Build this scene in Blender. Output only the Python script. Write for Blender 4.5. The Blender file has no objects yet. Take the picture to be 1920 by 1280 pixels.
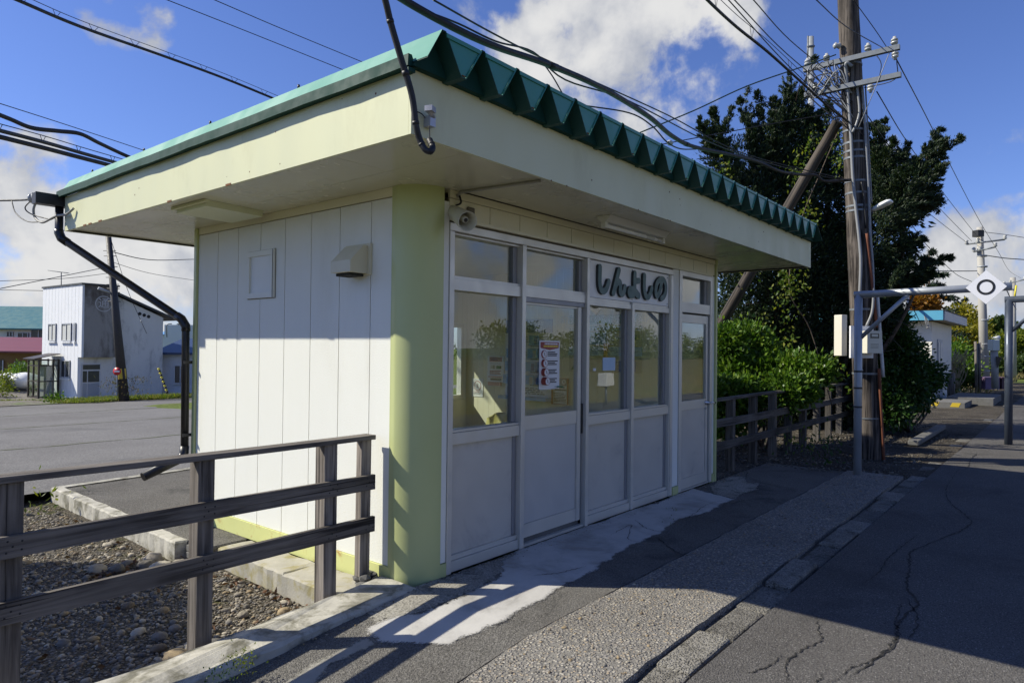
import bpy, math, random
import numpy as np
from mathutils import Vector, Matrix
R = random.Random(7)
NR = np.random.default_rng(11)
SC = bpy.context.scene
COL = SC.collection

# ------------------------------------------------------------------ camera
CAMP = np.array([-3.1766, -3.4356, 1.6141]); YAW, PIT, ROL, FPX = 0.6866, 0.0110, 0.0112, 1278.9
FW = np.array([math.cos(YAW)*math.cos(PIT), math.sin(YAW)*math.cos(PIT), math.sin(PIT)])
R0 = np.array([math.sin(YAW), -math.cos(YAW), 0.0]); U0 = np.cross(R0, FW)
RT = R0*math.cos(ROL)+U0*math.sin(ROL); UP = -R0*math.sin(ROL)+U0*math.cos(ROL)
cam = bpy.data.cameras.new("camera"); co = bpy.data.objects.new("camera", cam); COL.objects.link(co)
cam.sensor_width = 36; cam.lens = 36*FPX/1920; cam.clip_end = 6000; cam.clip_start = 0.05
co.matrix_world = Matrix(((RT[0], UP[0], -FW[0], CAMP[0]), (RT[1], UP[1], -FW[1], CAMP[1]),
                          (RT[2], UP[2], -FW[2], CAMP[2]), (0, 0, 0, 1)))
SC.camera = co

# ------------------------------------------------------------------ light, sky, exposure
SUN = Vector((-0.601, 0.799, 0.816)).normalized()
sl = bpy.data.lights.new("sun", 'SUN'); sl.energy = 4.6; sl.angle = math.radians(0.53); sl.color = (1.0, 0.945, 0.80)
so = bpy.data.objects.new("sun", sl); COL.objects.link(so); so.rotation_euler = SUN.to_track_quat('Z', 'Y').to_euler()
SC.view_settings.view_transform = 'Standard'; SC.view_settings.look = 'None'
SC.view_settings.exposure = 0.50; SC.view_settings.gamma = 1
SC.cycles.max_bounces = 8; SC.cycles.transparent_max_bounces = 12; SC.cycles.diffuse_bounces = 4
SC.cycles.use_denoising = True
SC.cycles.caustics_reflective = False; SC.cycles.caustics_refractive = False

W = bpy.data.worlds.new("World"); SC.world = W; W.use_nodes = True
wn = W.node_tree; wn.nodes.clear()
def N(t, kind, **kw):
    n = t.nodes.new(kind)
    for k, v in kw.items(): setattr(n, k, v)
    return n
def setin(t, sock, v):
    if hasattr(v, 'is_output'): t.links.new(v, sock)
    elif v is not None: sock.default_value = v
def M(t, op, a, b=None, c=None, clamp=False):
    n = N(t, 'ShaderNodeMath', operation=op); n.use_clamp = clamp
    setin(t, n.inputs[0], a); setin(t, n.inputs[1], b)
    if c is not None: setin(t, n.inputs[2], c)
    return n.outputs[0]
def VM(t, op, a, b=None):
    n = N(t, 'ShaderNodeVectorMath', operation=op); setin(t, n.inputs[0], a)
    if b is not None: setin(t, n.inputs[1], b)
    return n.outputs['Value'] if op in ('DOT_PRODUCT', 'LENGTH') else n.outputs[0]
def NOISE(t, vec, scale, detail=4, rough=.55, dist=0.0):
    n = N(t, 'ShaderNodeTexNoise'); setin(t, n.inputs['Vector'], vec)
    n.inputs['Scale'].default_value = scale; n.inputs['Detail'].default_value = detail
    n.inputs['Roughness'].default_value = rough; n.inputs['Distortion'].default_value = dist
    return n.outputs['Fac']
def MIX(t, f, a, b, mode='MIX'):
    n = N(t, 'ShaderNodeMix', data_type='RGBA', blend_type=mode)
    def c4(v): return v if hasattr(v, 'is_output') else (tuple(v)+(1,) if len(v) == 3 else v)
    setin(t, n.inputs[0], f); setin(t, n.inputs[6], c4(a)); setin(t, n.inputs[7], c4(b)); return n.outputs[2]
def RAMP(t, f, lo, hi, a=0.0, b=1.0, smooth=True):
    n = N(t, 'ShaderNodeMapRange', interpolation_type='SMOOTHSTEP' if smooth else 'LINEAR'); setin(t, n.inputs[0], f)
    n.inputs[1].default_value = lo; n.inputs[2].default_value = hi; n.inputs[3].default_value = a; n.inputs[4].default_value = b
    return n.outputs[0]

def ray(u, v): return FW+RT*(u-960)/FPX-UP*(v-640)/FPX
def at(u, v, ax, val):
    d = ray(u, v); return CAMP+d*((val-CAMP[ax])/d[ax])
def dep(u, v, z): return CAMP+ray(u, v)*z
def ndir(u, v):
    d = ray(u, v); return tuple(d/np.linalg.norm(d))

tc = N(wn, 'ShaderNodeTexCoord').outputs['Generated']
sky = N(wn, 'ShaderNodeTexSky', sky_type='NISHITA'); sky.sun_disc = False
sky.sun_elevation = math.radians(39.2); sky.sun_rotation = math.atan2(SUN.x, SUN.y)
sky.air_density = 1.0; sky.dust_density = 0.35; sky.ozone_density = 2.2; sky.altitude = 50
skyc = MIX(wn, 1.0, sky.outputs[0], (0.72, 0.83, 1.30), 'MULTIPLY')
sep = N(wn, 'ShaderNodeSeparateXYZ'); wn.links.new(tc, sep.inputs[0])
# clouds live on a flat layer overhead: direction / height
hz = M(wn, 'ADD', M(wn, 'MAXIMUM', sep.outputs[2], 0.0), 0.16)
cx = N(wn, 'ShaderNodeCombineXYZ'); wn.links.new(M(wn, 'DIVIDE', sep.outputs[0], hz), cx.inputs[0])
wn.links.new(M(wn, 'DIVIDE', sep.outputs[1], hz), cx.inputs[1]); wn.links.new(M(wn, 'MULTIPLY', sep.outputs[2], 1.5), cx.inputs[2])
cv = cx.outputs[0]
n1 = NOISE(wn, tc, 10.0, 10, .56, .12); n2 = NOISE(wn, tc, 3.2, 4, .5, .1)
cov = None
BLOBS = [((1090, 90), .20, 1.0), ((1250, 40), .16, .9), ((960, 60), .12, .7), ((1180, 190), .14, .8), ((1340, 150), .055, .62),
         ((215, 25), .06, .85), ((275, 45), .045, .8), ((60, 470), .16, .95), ((250, 520), .15, .95), ((330, 470), .08, .8), ((20, 560), .16, .95), ((-250, 520), .2, .9),
         ((1700, 285), .045, .75), ((1900, 300), .05, .70), ((1880, 470), .13, 1.0), ((1800, 560), .12, 1.0), ((1950, 540), .16, 1.0), ((1700, 590), .12, .9), ((1740, 500), .07, .8),
         ((-550, 470), .30, 1.0), ((-1000, 420), .35, 1.0), ((2150, 420), .2, .9), ((2300, 560), .3, 1.0)]  # first two: clouds out of view, added to light the shaded side wall
for (uv, rad, amp) in BLOBS:
    d = VM(wn, 'DOT_PRODUCT', tc, ndir(*uv))
    b = RAMP(wn, d, math.cos(rad*1.12), math.cos(rad*.15), 0.0, amp)
    cov = b if cov is None else M(wn, 'MAXIMUM', cov, b)
# the rest of the sky round the camera: broken cloud, thicker low down
back = RAMP(wn, VM(wn, 'DOT_PRODUCT', tc, (0.3, -0.95, .1)), 0.2, 0.7, 0, 1)
low = RAMP(wn, sep.outputs[2], .45, .08, 0, 1)
gen = M(wn, 'MULTIPLY', RAMP(wn, n2, .34, .54), M(wn, 'MULTIPLY', back, M(wn, 'ADD', .30, M(wn, 'MULTIPLY', low, .6))))
cov = M(wn, 'MAXIMUM', cov, gen)
hor = RAMP(wn, sep.outputs[2], .07, .0, 0, .40)
cov = M(wn, 'MAXIMUM', cov, hor)
den = M(wn, 'ADD', M(wn, 'MULTIPLY', cov, 1.0), M(wn, 'MULTIPLY', M(wn, 'SUBTRACT', n1, .55), 2.6))
alpha = RAMP(wn, den, .40, .82)
alpha = M(wn, 'MULTIPLY', alpha, RAMP(wn, cov, .04, .4))
lit = RAMP(wn, M(wn, 'ADD', M(wn, 'SUBTRACT', NOISE(wn, tc, 7.0, 6, .55, .3), .5), M(wn, 'MULTIPLY', M(wn, 'SUBTRACT', den, .5), .30)), -.12, .26)
ccol = MIX(wn, lit, (0.52, 0.56, 0.66), (0.98, 0.98, 0.98))
SKYK = 0.080
bg1 = N(wn, 'ShaderNodeBackground'); wn.links.new(skyc, bg1.inputs[0]); bg1.inputs[1].default_value = SKYK
bg2 = N(wn, 'ShaderNodeBackground'); wn.links.new(ccol, bg2.inputs[0]); bg2.inputs[1].default_value = 0.56
ms = N(wn, 'ShaderNodeMixShader'); wn.links.new(alpha, ms.inputs[0]); wn.links.new(bg1.outputs[0], ms.inputs[1]); wn.links.new(bg2.outputs[0], ms.inputs[2])
wo = N(wn, 'ShaderNodeOutputWorld'); wn.links.new(ms.outputs[0], wo.inputs[0])

# ------------------------------------------------------------------ materials
def newmat(name):
    m = bpy.data.materials.new(name); m.use_nodes = True; t = m.node_tree; t.nodes.clear()
    o = N(t, 'ShaderNodeOutputMaterial'); p = N(t, 'ShaderNodeBsdfPrincipled'); t.links.new(p.outputs[0], o.inputs[0])
    return m, t, p, o
def objco(t, scale=(1, 1, 1), kind='Object'):
    c = N(t, 'ShaderNodeTexCoord').outputs[kind]
    if scale == (1, 1, 1): return c
    mp = N(t, 'ShaderNodeMapping'); t.links.new(c, mp.inputs[0]); mp.inputs['Scale'].default_value = scale
    return mp.outputs[0]
def BUMP(t, p, h, strength=.3, dist=.01):
    b = N(t, 'ShaderNodeBump'); setin(t, b.inputs['Height'], h); b.inputs['Strength'].default_value = strength; b.inputs['Distance'].default_value = dist
    t.links.new(b.outputs[0], p.inputs['Normal'])
MATS = {}
def mat(name, col, rough=.5, metal=0.0, var=.12, vscale=3.0, bump=0.0, bscale=150, stain=None, stain_amt=0.0, stain_scale=2.0, spec=.5, stretch=(1, 1, 1), stain_lo=.52):
    if name in MATS: return MATS[name]
    m, t, p, o = newmat(name); c = objco(t, stretch)
    f = NOISE(t, c, vscale, 5, .6)
    k = M(t, 'ADD', 1-var, M(t, 'MULTIPLY', f, 2*var))
    g = N(t, 'ShaderNodeCombineColor')
    for i in range(3): t.links.new(k, g.inputs[i])
    colr = MIX(t, 1.0, col, g.outputs[0], 'MULTIPLY')
    if stain is not None:
        s = RAMP(t, NOISE(t, c, stain_scale, 8, .68, .4), stain_lo, stain_lo+.22, 0, stain_amt); colr = MIX(t, s, colr, stain)
    t.links.new(colr, p.inputs['Base Color'])
    p.inputs['Metallic'].default_value = metal; p.inputs['Specular IOR Level'].default_value = spec
    t.links.new(RAMP(t, NOISE(t, c, vscale*3.1, 3), .3, .7, max(.02, rough-.08), min(1, rough+.08)), p.inputs['Roughness'])
    if bump: BUMP(t, p, NOISE(t, objco(t), bscale, 3, .6), bump, .004)
    MATS[name] = m; return m

def wood(name, axis, col=(.115, .105, .105), dark=(.030, .027, .028), sc=1.0, lo=.32, hi=.70):
    m, t, p, o = newmat(name)
    s = [38*sc]*3; s[axis] = 1.6*sc
    c = objco(t, tuple(s)); g = NOISE(t, c, 1.0, 6, .6, .6)
    big = NOISE(t, objco(t), 2.3, 3)
    cr = [70*sc]*3; cr[axis] = 1.1*sc
    crack = RAMP(t, NOISE(t, objco(t, tuple(cr)), 1.0, 2, .5, .3), .60, .68)
    base = MIX(t, RAMP(t, g, lo, hi), dark, col)
    base = MIX(t, RAMP(t, big, .35, .7, 0, .35), base, tuple(min(1, x*1.45) for x in col))
    base = MIX(t, M(t, 'MULTIPLY', crack, .75), base, (.012, .010, .010))
    rnd = N(t, 'ShaderNodeObjectInfo').outputs['Random']
    hs = N(t, 'ShaderNodeHueSaturation'); t.links.new(base, hs.inputs['Color']); t.links.new(RAMP(t, rnd, 0, 1, .75, 1.25, False), hs.inputs['Value'])
    t.links.new(hs.outputs[0], p.inputs['Base Color'])
    p.inputs['Roughness'].default_value = .82; p.inputs['Specular IOR Level'].default_value = .25
    BUMP(t, p, M(t, 'SUBTRACT', g, M(t, 'MULTIPLY', crack, 1.2)), .5, .006)
    MATS[name] = m; return m

def emissive(name, col, s):
    m, t, p, o = newmat(name); p.inputs['Base Color'].default_value = (*col, 1)
    p.inputs['Emission Color'].default_value = (*col, 1); p.inputs['Emission Strength'].default_value = s; return m

def glassmat(name, tint=(.93, .96, .94), fmin=.055, ior=1.75):
    m = bpy.data.materials.new(name); m.use_nodes = True; t = m.node_tree; t.nodes.clear()
    o = N(t, 'ShaderNodeOutputMaterial'); tr = N(t, 'ShaderNodeBsdfTransparent'); gl = N(t, 'ShaderNodeBsdfGlossy')
    tr.inputs[0].default_value = (*tint, 1); gl.inputs['Roughness'].default_value = 0.0; gl.inputs[0].default_value = (1, 1, 1, 1)
    lw = N(t, 'ShaderNodeLayerWeight'); lw.inputs[0].default_value = .5; fr = M(t, 'ADD', fmin, M(t, 'MULTIPLY', M(t, 'POWER', lw.outputs['Facing'], 4.0), 1-fmin))
    # old panes are slightly wavy
    b = N(t, 'ShaderNodeBump'); b.inputs['Strength'].default_value = .035; b.inputs['Distance'].default_value = .02
    t.links.new(NOISE(t, objco(t, (1, 1, 1)), 2.2, 2), b.inputs['Height']); t.links.new(b.outputs[0], gl.inputs['Normal'])
    mx = N(t, 'ShaderNodeMixShader'); t.links.new(fr, mx.inputs[0])
    t.links.new(tr.outputs[0], mx.inputs[1]); t.links.new(gl.outputs[0], mx.inputs[2]); t.links.new(mx.outputs[0], o.inputs[0])
    MATS[name] = m; return m

def leafmat(name, cols, trans=.35, rough=.5, seed=0.0):
    m, t, p, o = newmat(name)
    geo = N(t, 'ShaderNodeNewGeometry'); r = geo.outputs['Random Per Island']
    cr = N(t, 'ShaderNodeValToRGB'); e = cr.color_ramp.elements
    e[0].position = 0; e[0].color = (*cols[0], 1); e[1].position = 1; e[1].color = (*cols[-1], 1)
    for i in range(1, len(cols)-1):
        q = e.new(i/(len(cols)-1)); q.color = (*cols[i], 1)
    t.links.new(r, cr.inputs[0])
    big = NOISE(t, objco(t), 1.1, 3)
    c = MIX(t, RAMP(t, big, .35, .65, 0, .5), cr.outputs[0], MIX(t, 1.0, cr.outputs[0], (.62, .70, .70), 'MULTIPLY'))
    t.links.new(c, p.inputs['Base Color']); p.inputs['Roughness'].default_value = rough; p.inputs['Specular IOR Level'].default_value = .35
    tl = N(t, 'ShaderNodeBsdfTranslucent'); t.links.new(MIX(t, 1.0, c, (1.2, 1.25, .6), 'MULTIPLY'), tl.inputs[0])
    mx = N(t, 'ShaderNodeMixShader'); mx.inputs[0].default_value = trans
    t.links.new(p.outputs[0], mx.inputs[1]); t.links.new(tl.outputs[0], mx.inputs[2]); t.links.new(mx.outputs[0], o.inputs[0])
    MATS[name] = m; return m

# ------------------------------------------------------------------ mesh builder
class MB:
    def __init__(s): s.v = []; s.f = []; s.m = []; s.sm = []
    def add(s, vs, fs, mi=0, smooth=False):
        b = len(s.v); s.v += [tuple(map(float, x)) for x in vs]
        for f in fs: s.f.append([i+b for i in f]); s.m.append(mi); s.sm.append(smooth)
        return s
    def box(s, x0, x1, y0, y1, z0, z1, mi=0):
        if x0 > x1: x0, x1 = x1, x0
        if y0 > y1: y0, y1 = y1, y0
        if z0 > z1: z0, z1 = z1, z0
        v = [(x, y, z) for z in (z0, z1) for y in (y0, y1) for x in (x0, x1)]
        return s.add(v, [(0, 2, 3, 1), (4, 5, 7, 6), (0, 1, 5, 4), (2, 6, 7, 3), (0, 4, 6, 2), (1, 3, 7, 5)], mi)
    def obox(s, c, ax, ay, az, mi=0):   # half-axis vectors
        c, ax, ay, az = map(np.array, (c, ax, ay, az))
        v = [c+i*ax+j*ay+k*az for k in (-1, 1) for j in (-1, 1) for i in (-1, 1)]
        return s.add(v, [(0, 2, 3, 1), (4, 5, 7, 6), (0, 1, 5, 4), (2, 6, 7, 3), (0, 4, 6, 2), (1, 3, 7, 5)], mi)
    def tube(s, pts, r, n=8, mi=0, caps=True, smooth=True):
        pts = [np.array(p, float) for p in pts]; k = len(pts); rs = r if hasattr(r, '__len__') else [r]*k
        vs = []; prev = None
        for i, p in enumerate(pts):
            a = pts[max(0, i-1)]; b = pts[min(k-1, i+1)]; d = b-a; d = d/(np.linalg.norm(d)+1e-12)
            if prev is None:
                h = np.array([0, 0, 1.0]) if abs(d[2]) < .9 else np.array([1.0, 0, 0]); x = np.cross(d, h)
            else: x = prev-d*(prev@d)
            x /= np.linalg.norm(x)+1e-12; y = np.cross(d, x); prev = x
            for j in range(n):
                t = 2*math.pi*j/n; vs.append(p+rs[i]*(x*math.cos(t)+y*math.sin(t)))
        fs = [(i*n+j, i*n+(j+1) % n, (i+1)*n+(j+1) % n, (i+1)*n+j) for i in range(k-1) for j in range(n)]
        s.add(vs, fs, mi, smooth)
        if caps:
            b = len(s.v)-len(vs)
            s.f.append([b+j for j in range(n)][::-1]); s.m.append(mi); s.sm.append(False)
            s.f.append([b+(k-1)*n+j for j in range(n)]); s.m.append(mi); s.sm.append(False)
        return s
    def lathe(s, c, axis, prof, n=16, mi=0):   # prof: (distance along axis, radius)
        c = np.array(c, float); d = np.array(axis, float); d /= np.linalg.norm(d)
        return s.tube([c+d*a for a, r in prof], [max(r, 1e-4) for a, r in prof], n, mi) if all(prof[i][0] < prof[i+1][0] for i in range(len(prof)-1)) else s._lathe(c, d, prof, n, mi)
    def _lathe(s, c, d, prof, n=12, mi=0):
        c = np.array(c, float); d = np.array(d, float); d = d/np.linalg.norm(d)
        h = np.array([0, 0, 1.0]) if abs(d[2]) < .9 else np.array([1.0, 0, 0]); x = np.cross(d, h); x /= np.linalg.norm(x); y = np.cross(d, x)
        vs = [c+d*a+max(r, 1e-4)*(x*math.cos(2*math.pi*j/n)+y*math.sin(2*math.pi*j/n)) for a, r in prof for j in range(n)]
        return s.add(vs, [(i*n+j, i*n+(j+1) % n, (i+1)*n+(j+1) % n, (i+1)*n+j) for i in range(len(prof)-1) for j in range(n)], mi, True)
    def prism(s, poly, d, mi=0):    # planar polygon (3d points) extruded by vector d
        n = len(poly); poly = [np.array(p, float) for p in poly]; d = np.array(d, float)
        vs = poly+[p+d for p in poly]
        return s.add(vs, [tuple(range(n))[::-1], tuple(range(n, 2*n))]+[(i, (i+1) % n, n+(i+1) % n, n+i) for i in range(n)], mi)
    def quad(s, a, b, c, d, mi=0): return s.add([a, b, c, d], [(0, 1, 2, 3)], mi)
    def build(s, name, mats, parent=None, origin=None, bevel=0.0):
        me = bpy.data.meshes.new(name)
        o0 = np.array(origin if origin is not None else (0, 0, 0), float)
        me.from_pydata([tuple(np.array(x)-o0) for x in s.v] if origin is not None else s.v, [], s.f)
        mats = mats if isinstance(mats, (list, tuple)) else [mats]
        for m in mats: me.materials.append(m)
        me.polygons.foreach_set('material_index', s.m); me.polygons.foreach_set('use_smooth', s.sm)
        me.validate(); me.update()
        o = bpy.data.objects.new(name, me); COL.objects.link(o)
        if origin is not None and parent is None: o.location = tuple(o0)
        if parent is not None:
            o.parent = parent; o.matrix_parent_inverse = Matrix.Translation(parent.location).inverted() if True else Matrix()
            if origin is not None: o.location = tuple(o0)
        if bevel:
            b = o.modifiers.new('bevel', 'BEVEL'); b.width = bevel; b.segments = 2; b.limit_method = 'ANGLE'
        return o
def meshnp(name, V, F, m, parent=None, smooth=False):
    me = bpy.data.meshes.new(name); V = np.asarray(V, np.float32); F = np.asarray(F, np.int32); k = F.shape[1]
    me.vertices.add(len(V)); me.vertices.foreach_set('co', V.ravel())
    me.loops.add(F.size); me.loops.foreach_set('vertex_index', F.ravel())
    me.polygons.add(len(F)); me.polygons.foreach_set('loop_start', np.arange(0, F.size, k, dtype=np.int32))
    me.polygons.foreach_set('loop_total', np.full(len(F), k, np.int32))
    me.polygons.foreach_set('use_smooth', np.full(len(F), smooth))
    me.materials.append(m); me.update(calc_edges=True)
    o = bpy.data.objects.new(name, me); COL.objects.link(o)
    if parent is not None: o.parent = parent; o.matrix_parent_inverse = Matrix.Translation(parent.location).inverted()
    return o
def tag(o, label, cat, group=None, kind=None):
    if label: o['label'] = label
    if cat: o['category'] = cat
    if group: o['group'] = group
    if kind: o['kind'] = kind
    return o
def thing(name, loc, label, cat, group=None):
    o = bpy.data.objects.new(name, None); COL.objects.link(o); o.location = tuple(map(float, loc)); o.empty_display_size = .1
    return tag(o, label, cat, group)
def struct(o): o['kind'] = 'structure'; return o
def stuff(o): o['kind'] = 'stuff'; return o
def lerp(a, b, t): return np.array(a)*(1-t)+np.array(b)*t
def smooth_path(pts, k=8):    # Catmull-Rom
    P = [np.array(p, float) for p in pts]; P = [2*P[0]-P[1]]+P+[2*P[-1]-P[-2]]; out = []
    for i in range(1, len(P)-2):
        for j in range(k):
            t = j/k; a, b, c, d = P[i-1:i+3]
            out.append(.5*((2*b)+(c-a)*t+(2*a-5*b+4*c-d)*t*t+(-a+3*b-3*c+d)*t**3))
    out.append(P[-2]); return out
def textmesh(body, size, mb, origin, ux, uz, mi=0, align='CENTER', sx=1.0):
    cu = bpy.data.curves.new('lettering', 'FONT'); cu.body = body; cu.size = size; cu.align_x = align; cu.align_y = 'CENTER'
    o = bpy.data.objects.new('lettering', cu); COL.objects.link(o)
    dg = bpy.context.evaluated_depsgraph_get(); dg.update(); me = bpy.data.meshes.new_from_object(o.evaluated_get(dg))
    o0 = np.array(origin, float); ux = np.array(ux, float); uz = np.array(uz, float)
    mb.add([o0+ux*v.co.x*sx+uz*v.co.y for v in me.vertices], [tuple(p.vertices) for p in me.polygons], mi)
    bpy.data.objects.remove(o); bpy.data.curves.remove(cu); bpy.data.meshes.remove(me)
# outline of thick round-ended strokes as one clean extruded mesh (marching squares on a distance field)
def strokes(mb, sts, h, to3d, depth, cell, mi=0, mside=1):
    allp = np.array([p for s in sts for p in s]); lo = allp.min(0)-h-2*cell; hi = allp.max(0)+h+2*cell
    nx, ny = int((hi[0]-lo[0])/cell)+1, int((hi[1]-lo[1])/cell)+1
    X, Y = np.meshgrid(lo[0]+np.arange(nx)*cell, lo[1]+np.arange(ny)*cell, indexing='ij'); D = np.full(X.shape, 9.0)
    for s in sts:
        for a, b in zip(s[:-1], s[1:]):
            a = np.array(a); b = np.array(b); d = b-a; L = d@d+1e-12
            t = np.clip(((X-a[0])*d[0]+(Y-a[1])*d[1])/L, 0, 1); D = np.minimum(D, np.hypot(X-a[0]-t*d[0], Y-a[1]-t*d[1]))
    D -= h; idx = {}; vs = []; fs = []; edges = []
    def vert(key, p):
        if key not in idx: idx[key] = len(vs); vs.append(p)
        return idx[key]
    for i in range(nx-1):
        for j in range(ny-1):
            c = [(i, j), (i+1, j), (i+1, j+1), (i, j+1)]; dv = [D[q] for q in c]
            if all(x > 0 for x in dv): continue
            poly = []
            for k in range(4):
                p, q = c[k], c[(k+1) % 4]; dp, dq = D[p], D[q]
                if dp <= 0: poly.append((vert(p, (X[p], Y[p])), False))
                if (dp <= 0) != (dq <= 0):
                    t = dp/(dp-dq); key = (min(p, q), max(p, q))
                    poly.append((vert(key, (X[p]+(X[q]-X[p])*t, Y[p]+(Y[q]-Y[p])*t)), True))
            if len(poly) >= 3:
                fs.append([k for k, _ in poly])
                for k in range(len(poly)):
                    a, b = poly[k], poly[(k+1) % len(poly)]
                    if a[1] and b[1]: edges.append((a[0], b[0]))
    n = len(vs); front = [to3d(p[0], p[1], depth) for p in vs]; back = [to3d(p[0], p[1], 0) for p in vs]
    base = len(mb.v); mb.v += [tuple(map(float, p)) for p in front+back]
    for f in fs: mb.f.append([base+k for k in f]); mb.m.append(mi); mb.sm.append(False)
    for a, b in edges: mb.f.append([base+a, base+b, base+n+b, base+n+a]); mb.m.append(mside); mb.sm.append(False)
# ------------------------------------------------------------------ ground materials
def ground_mat(name, a, b, fine=220, bump=.5, bdist=.004, big=.7, stain=None, samt=.4, sscale=.9, rough=.9, vor=None, vor_cols=None, slo=.5, moss=None):
    m, t, p, o = newmat(name); c = objco(t)
    f = NOISE(t, c, fine, 3, .7); g = NOISE(t, c, big, 6, .6)
    f = M(t, 'ADD', M(t, 'MULTIPLY', f, .45), M(t, 'MULTIPLY', NOISE(t, c, fine*.55, 2, .8), .55))
    col = MIX(t, RAMP(t, f, .36, .64), tuple(x*.78 for x in a), tuple(x*1.12 for x in b))
    h = f
    if vor:
        v = N(t, 'ShaderNodeTexVoronoi'); t.links.new(c, v.inputs['Vector']); v.inputs['Scale'].default_value = vor
        sv = N(t, 'ShaderNodeSeparateColor'); t.links.new(v.outputs['Color'], sv.inputs[0])
        cr = N(t, 'ShaderNodeValToRGB'); e = cr.color_ramp.elements; e[0].color = (*vor_cols[0], 1); e[1].color = (*vor_cols[-1], 1)
        for i in range(1, len(vor_cols)-1): q = e.new(i/(len(vor_cols)-1)); q.color = (*vor_cols[i], 1)
        t.links.new(sv.outputs[0], cr.inputs[0])
        edge = RAMP(t, v.outputs['Distance'], .35, .62, 1, 0)
        present = M(t, 'MULTIPLY', edge, RAMP(t, sv.outputs[1], .12, .2))
        col = MIX(t, present, col, cr.outputs[0]); h = M(t, 'ADD', M(t, 'MULTIPLY', present, 1.0), M(t, 'MULTIPLY', f, .3))
    col = MIX(t, RAMP(t, g, .35, .68, 0, .45), col, MIX(t, 1.0, col, (.60, .58, .57), 'MULTIPLY'))
    if stain: col = MIX(t, RAMP(t, NOISE(t, c, sscale, 8, .66, .5), slo, slo+.18, 0, samt), col, stain)
    if moss: col = MIX(t, RAMP(t, NOISE(t, c, 2.4, 8, .7, .3), .53, .66, 0, .8), col, moss)
    t.links.new(col, p.inputs['Base Color']); p.inputs['Roughness'].default_value = rough; p.inputs['Specular IOR Level'].default_value = .12
    BUMP(t, p, h, bump, bdist); MATS[name] = m; return m
asph = ground_mat('asphalt', (.078, .074, .070), (.150, .142, .132), 150, .8, .006, .6, (.065, .062, .059), .55, 1.1, .9, 105, [(.055, .052, .05), (.12, .114, .107), (.14, .133, .124), (.125, .118, .11), (.26, .25, .235)])
asph2 = ground_mat('walkway_asphalt', (.115, .109, .098), (.22, .209, .188), 150, .9, .006, .9, (.05, .05, .046), .65, 1.3, .9, 120, [(.07, .067, .062), (.14, .134, .122), (.17, .162, .15), (.15, .143, .13), (.30, .285, .26)])
aggr = ground_mat('exposed_aggregate', (.14, .132, .118), (.26, .246, .22), 200, .9, .008, .9, None, 0, 1, .9, 62, [(.12, .12, .117), (.36, .33, .275), (.22, .207, .19), (.52, .48, .40), (.28, .265, .25), (.44, .35, .235)])
lotm = ground_mat('car_park_asphalt', (.145, .142, .138), (.225, .218, .208), 60, .4, .004, .25, (.10, .098, .096), .6, .35)
gravm = ground_mat('gravel_soil', (.075, .066, .052), (.17, .15, .12), 90, 1.0, .02, .9, (.05, .045, .035), .6, 1.2, .95, 30, [(.10, .09, .08), (.22, .19, .15), (.15, .14, .13), (.30, .26, .20)], .45)
gravmoss = ground_mat('mossy_gravel_soil', (.05, .045, .034), (.12, .105, .08), 90, 1.0, .02, .9, None, 0, 1, .95, 34, [(.08, .075, .065), (.20, .17, .13), (.13, .12, .11), (.26, .23, .18)], .45, (.055, .06, .012))
grassm = ground_mat('grass_soil', (.07, .10, .018), (.16, .20, .045), 14, .8, .03, .3, (.12, .10, .05), .6, .5)
ballm = ground_mat('track_ballast', (.12, .11, .10), (.24, .22, .20), 40, 1.0, .03, .5, None, 0, 1, .9, 16, [(.12, .11, .10), (.25, .23, .21), (.18, .16, .15), (.32, .30, .27)])
conc = mat('weathered_concrete', (.43, .41, .35), .9, 0, .38, 7, .8, 45, (.10, .092, .055), .85, 5, stain_lo=.44)
conc_lichen = mat('lichen_concrete', (.37, .35, .29), .9, 0, .3, 6, .6, 70, (.25, .21, .05), .8, 5, stain_lo=.47)
conc_dark = mat('dark_concrete', (.13, .126, .116), .9, 0, .3, 5, .6, 60, (.06, .06, .04), .7, 4)
cement = mat('pale_cement', (.47, .455, .425), .88, 0, .2, 4.5, .4, 60, (.26, .245, .22), .8, 1.8, stain_lo=.46)
crackm = mat('crack_dirt', (.018, .017, .015), .95)

# ------------------------------------------------------------------ ground
def rz(x): return 0.0 if x > -.05 else max(-.13, -.13*min(1, (-.05-x)/1.45))   # the walkway ramps down to the left
def gz(x, y):           # open land behind the station falls away
    d = max(0.0, y-6.0)
    k = 1.0 if x < 7 else max(0.0, 1-(x-7)/7.0)
    return -.24-(min(d, 45)*.040+.02)*max(k, min(1, max(0, (y-14)/16)))
xs = np.concatenate([[-2500, -900, -300, -120, -60], np.arange(-30, 61, 2.0), [80, 120, 250, 600, 1200, 2500]])
ys = np.concatenate([[-2500, -800, -300, -100, -40, -16], np.arange(-12, 61, 2.0), [80, 120, 250, 600, 1200, 2500]])
V = [(x, y, (gz(x, y) if y > -9 else -1.0)) for y in ys for x in xs]; nx = len(xs)
F = [(j*nx+i, j*nx+i+1, (j+1)*nx+i+1, (j+1)*nx+i) for j in range(len(ys)-1) for i in range(nx-1)]
struct(meshnp('ground', V, F, grassm))

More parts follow.
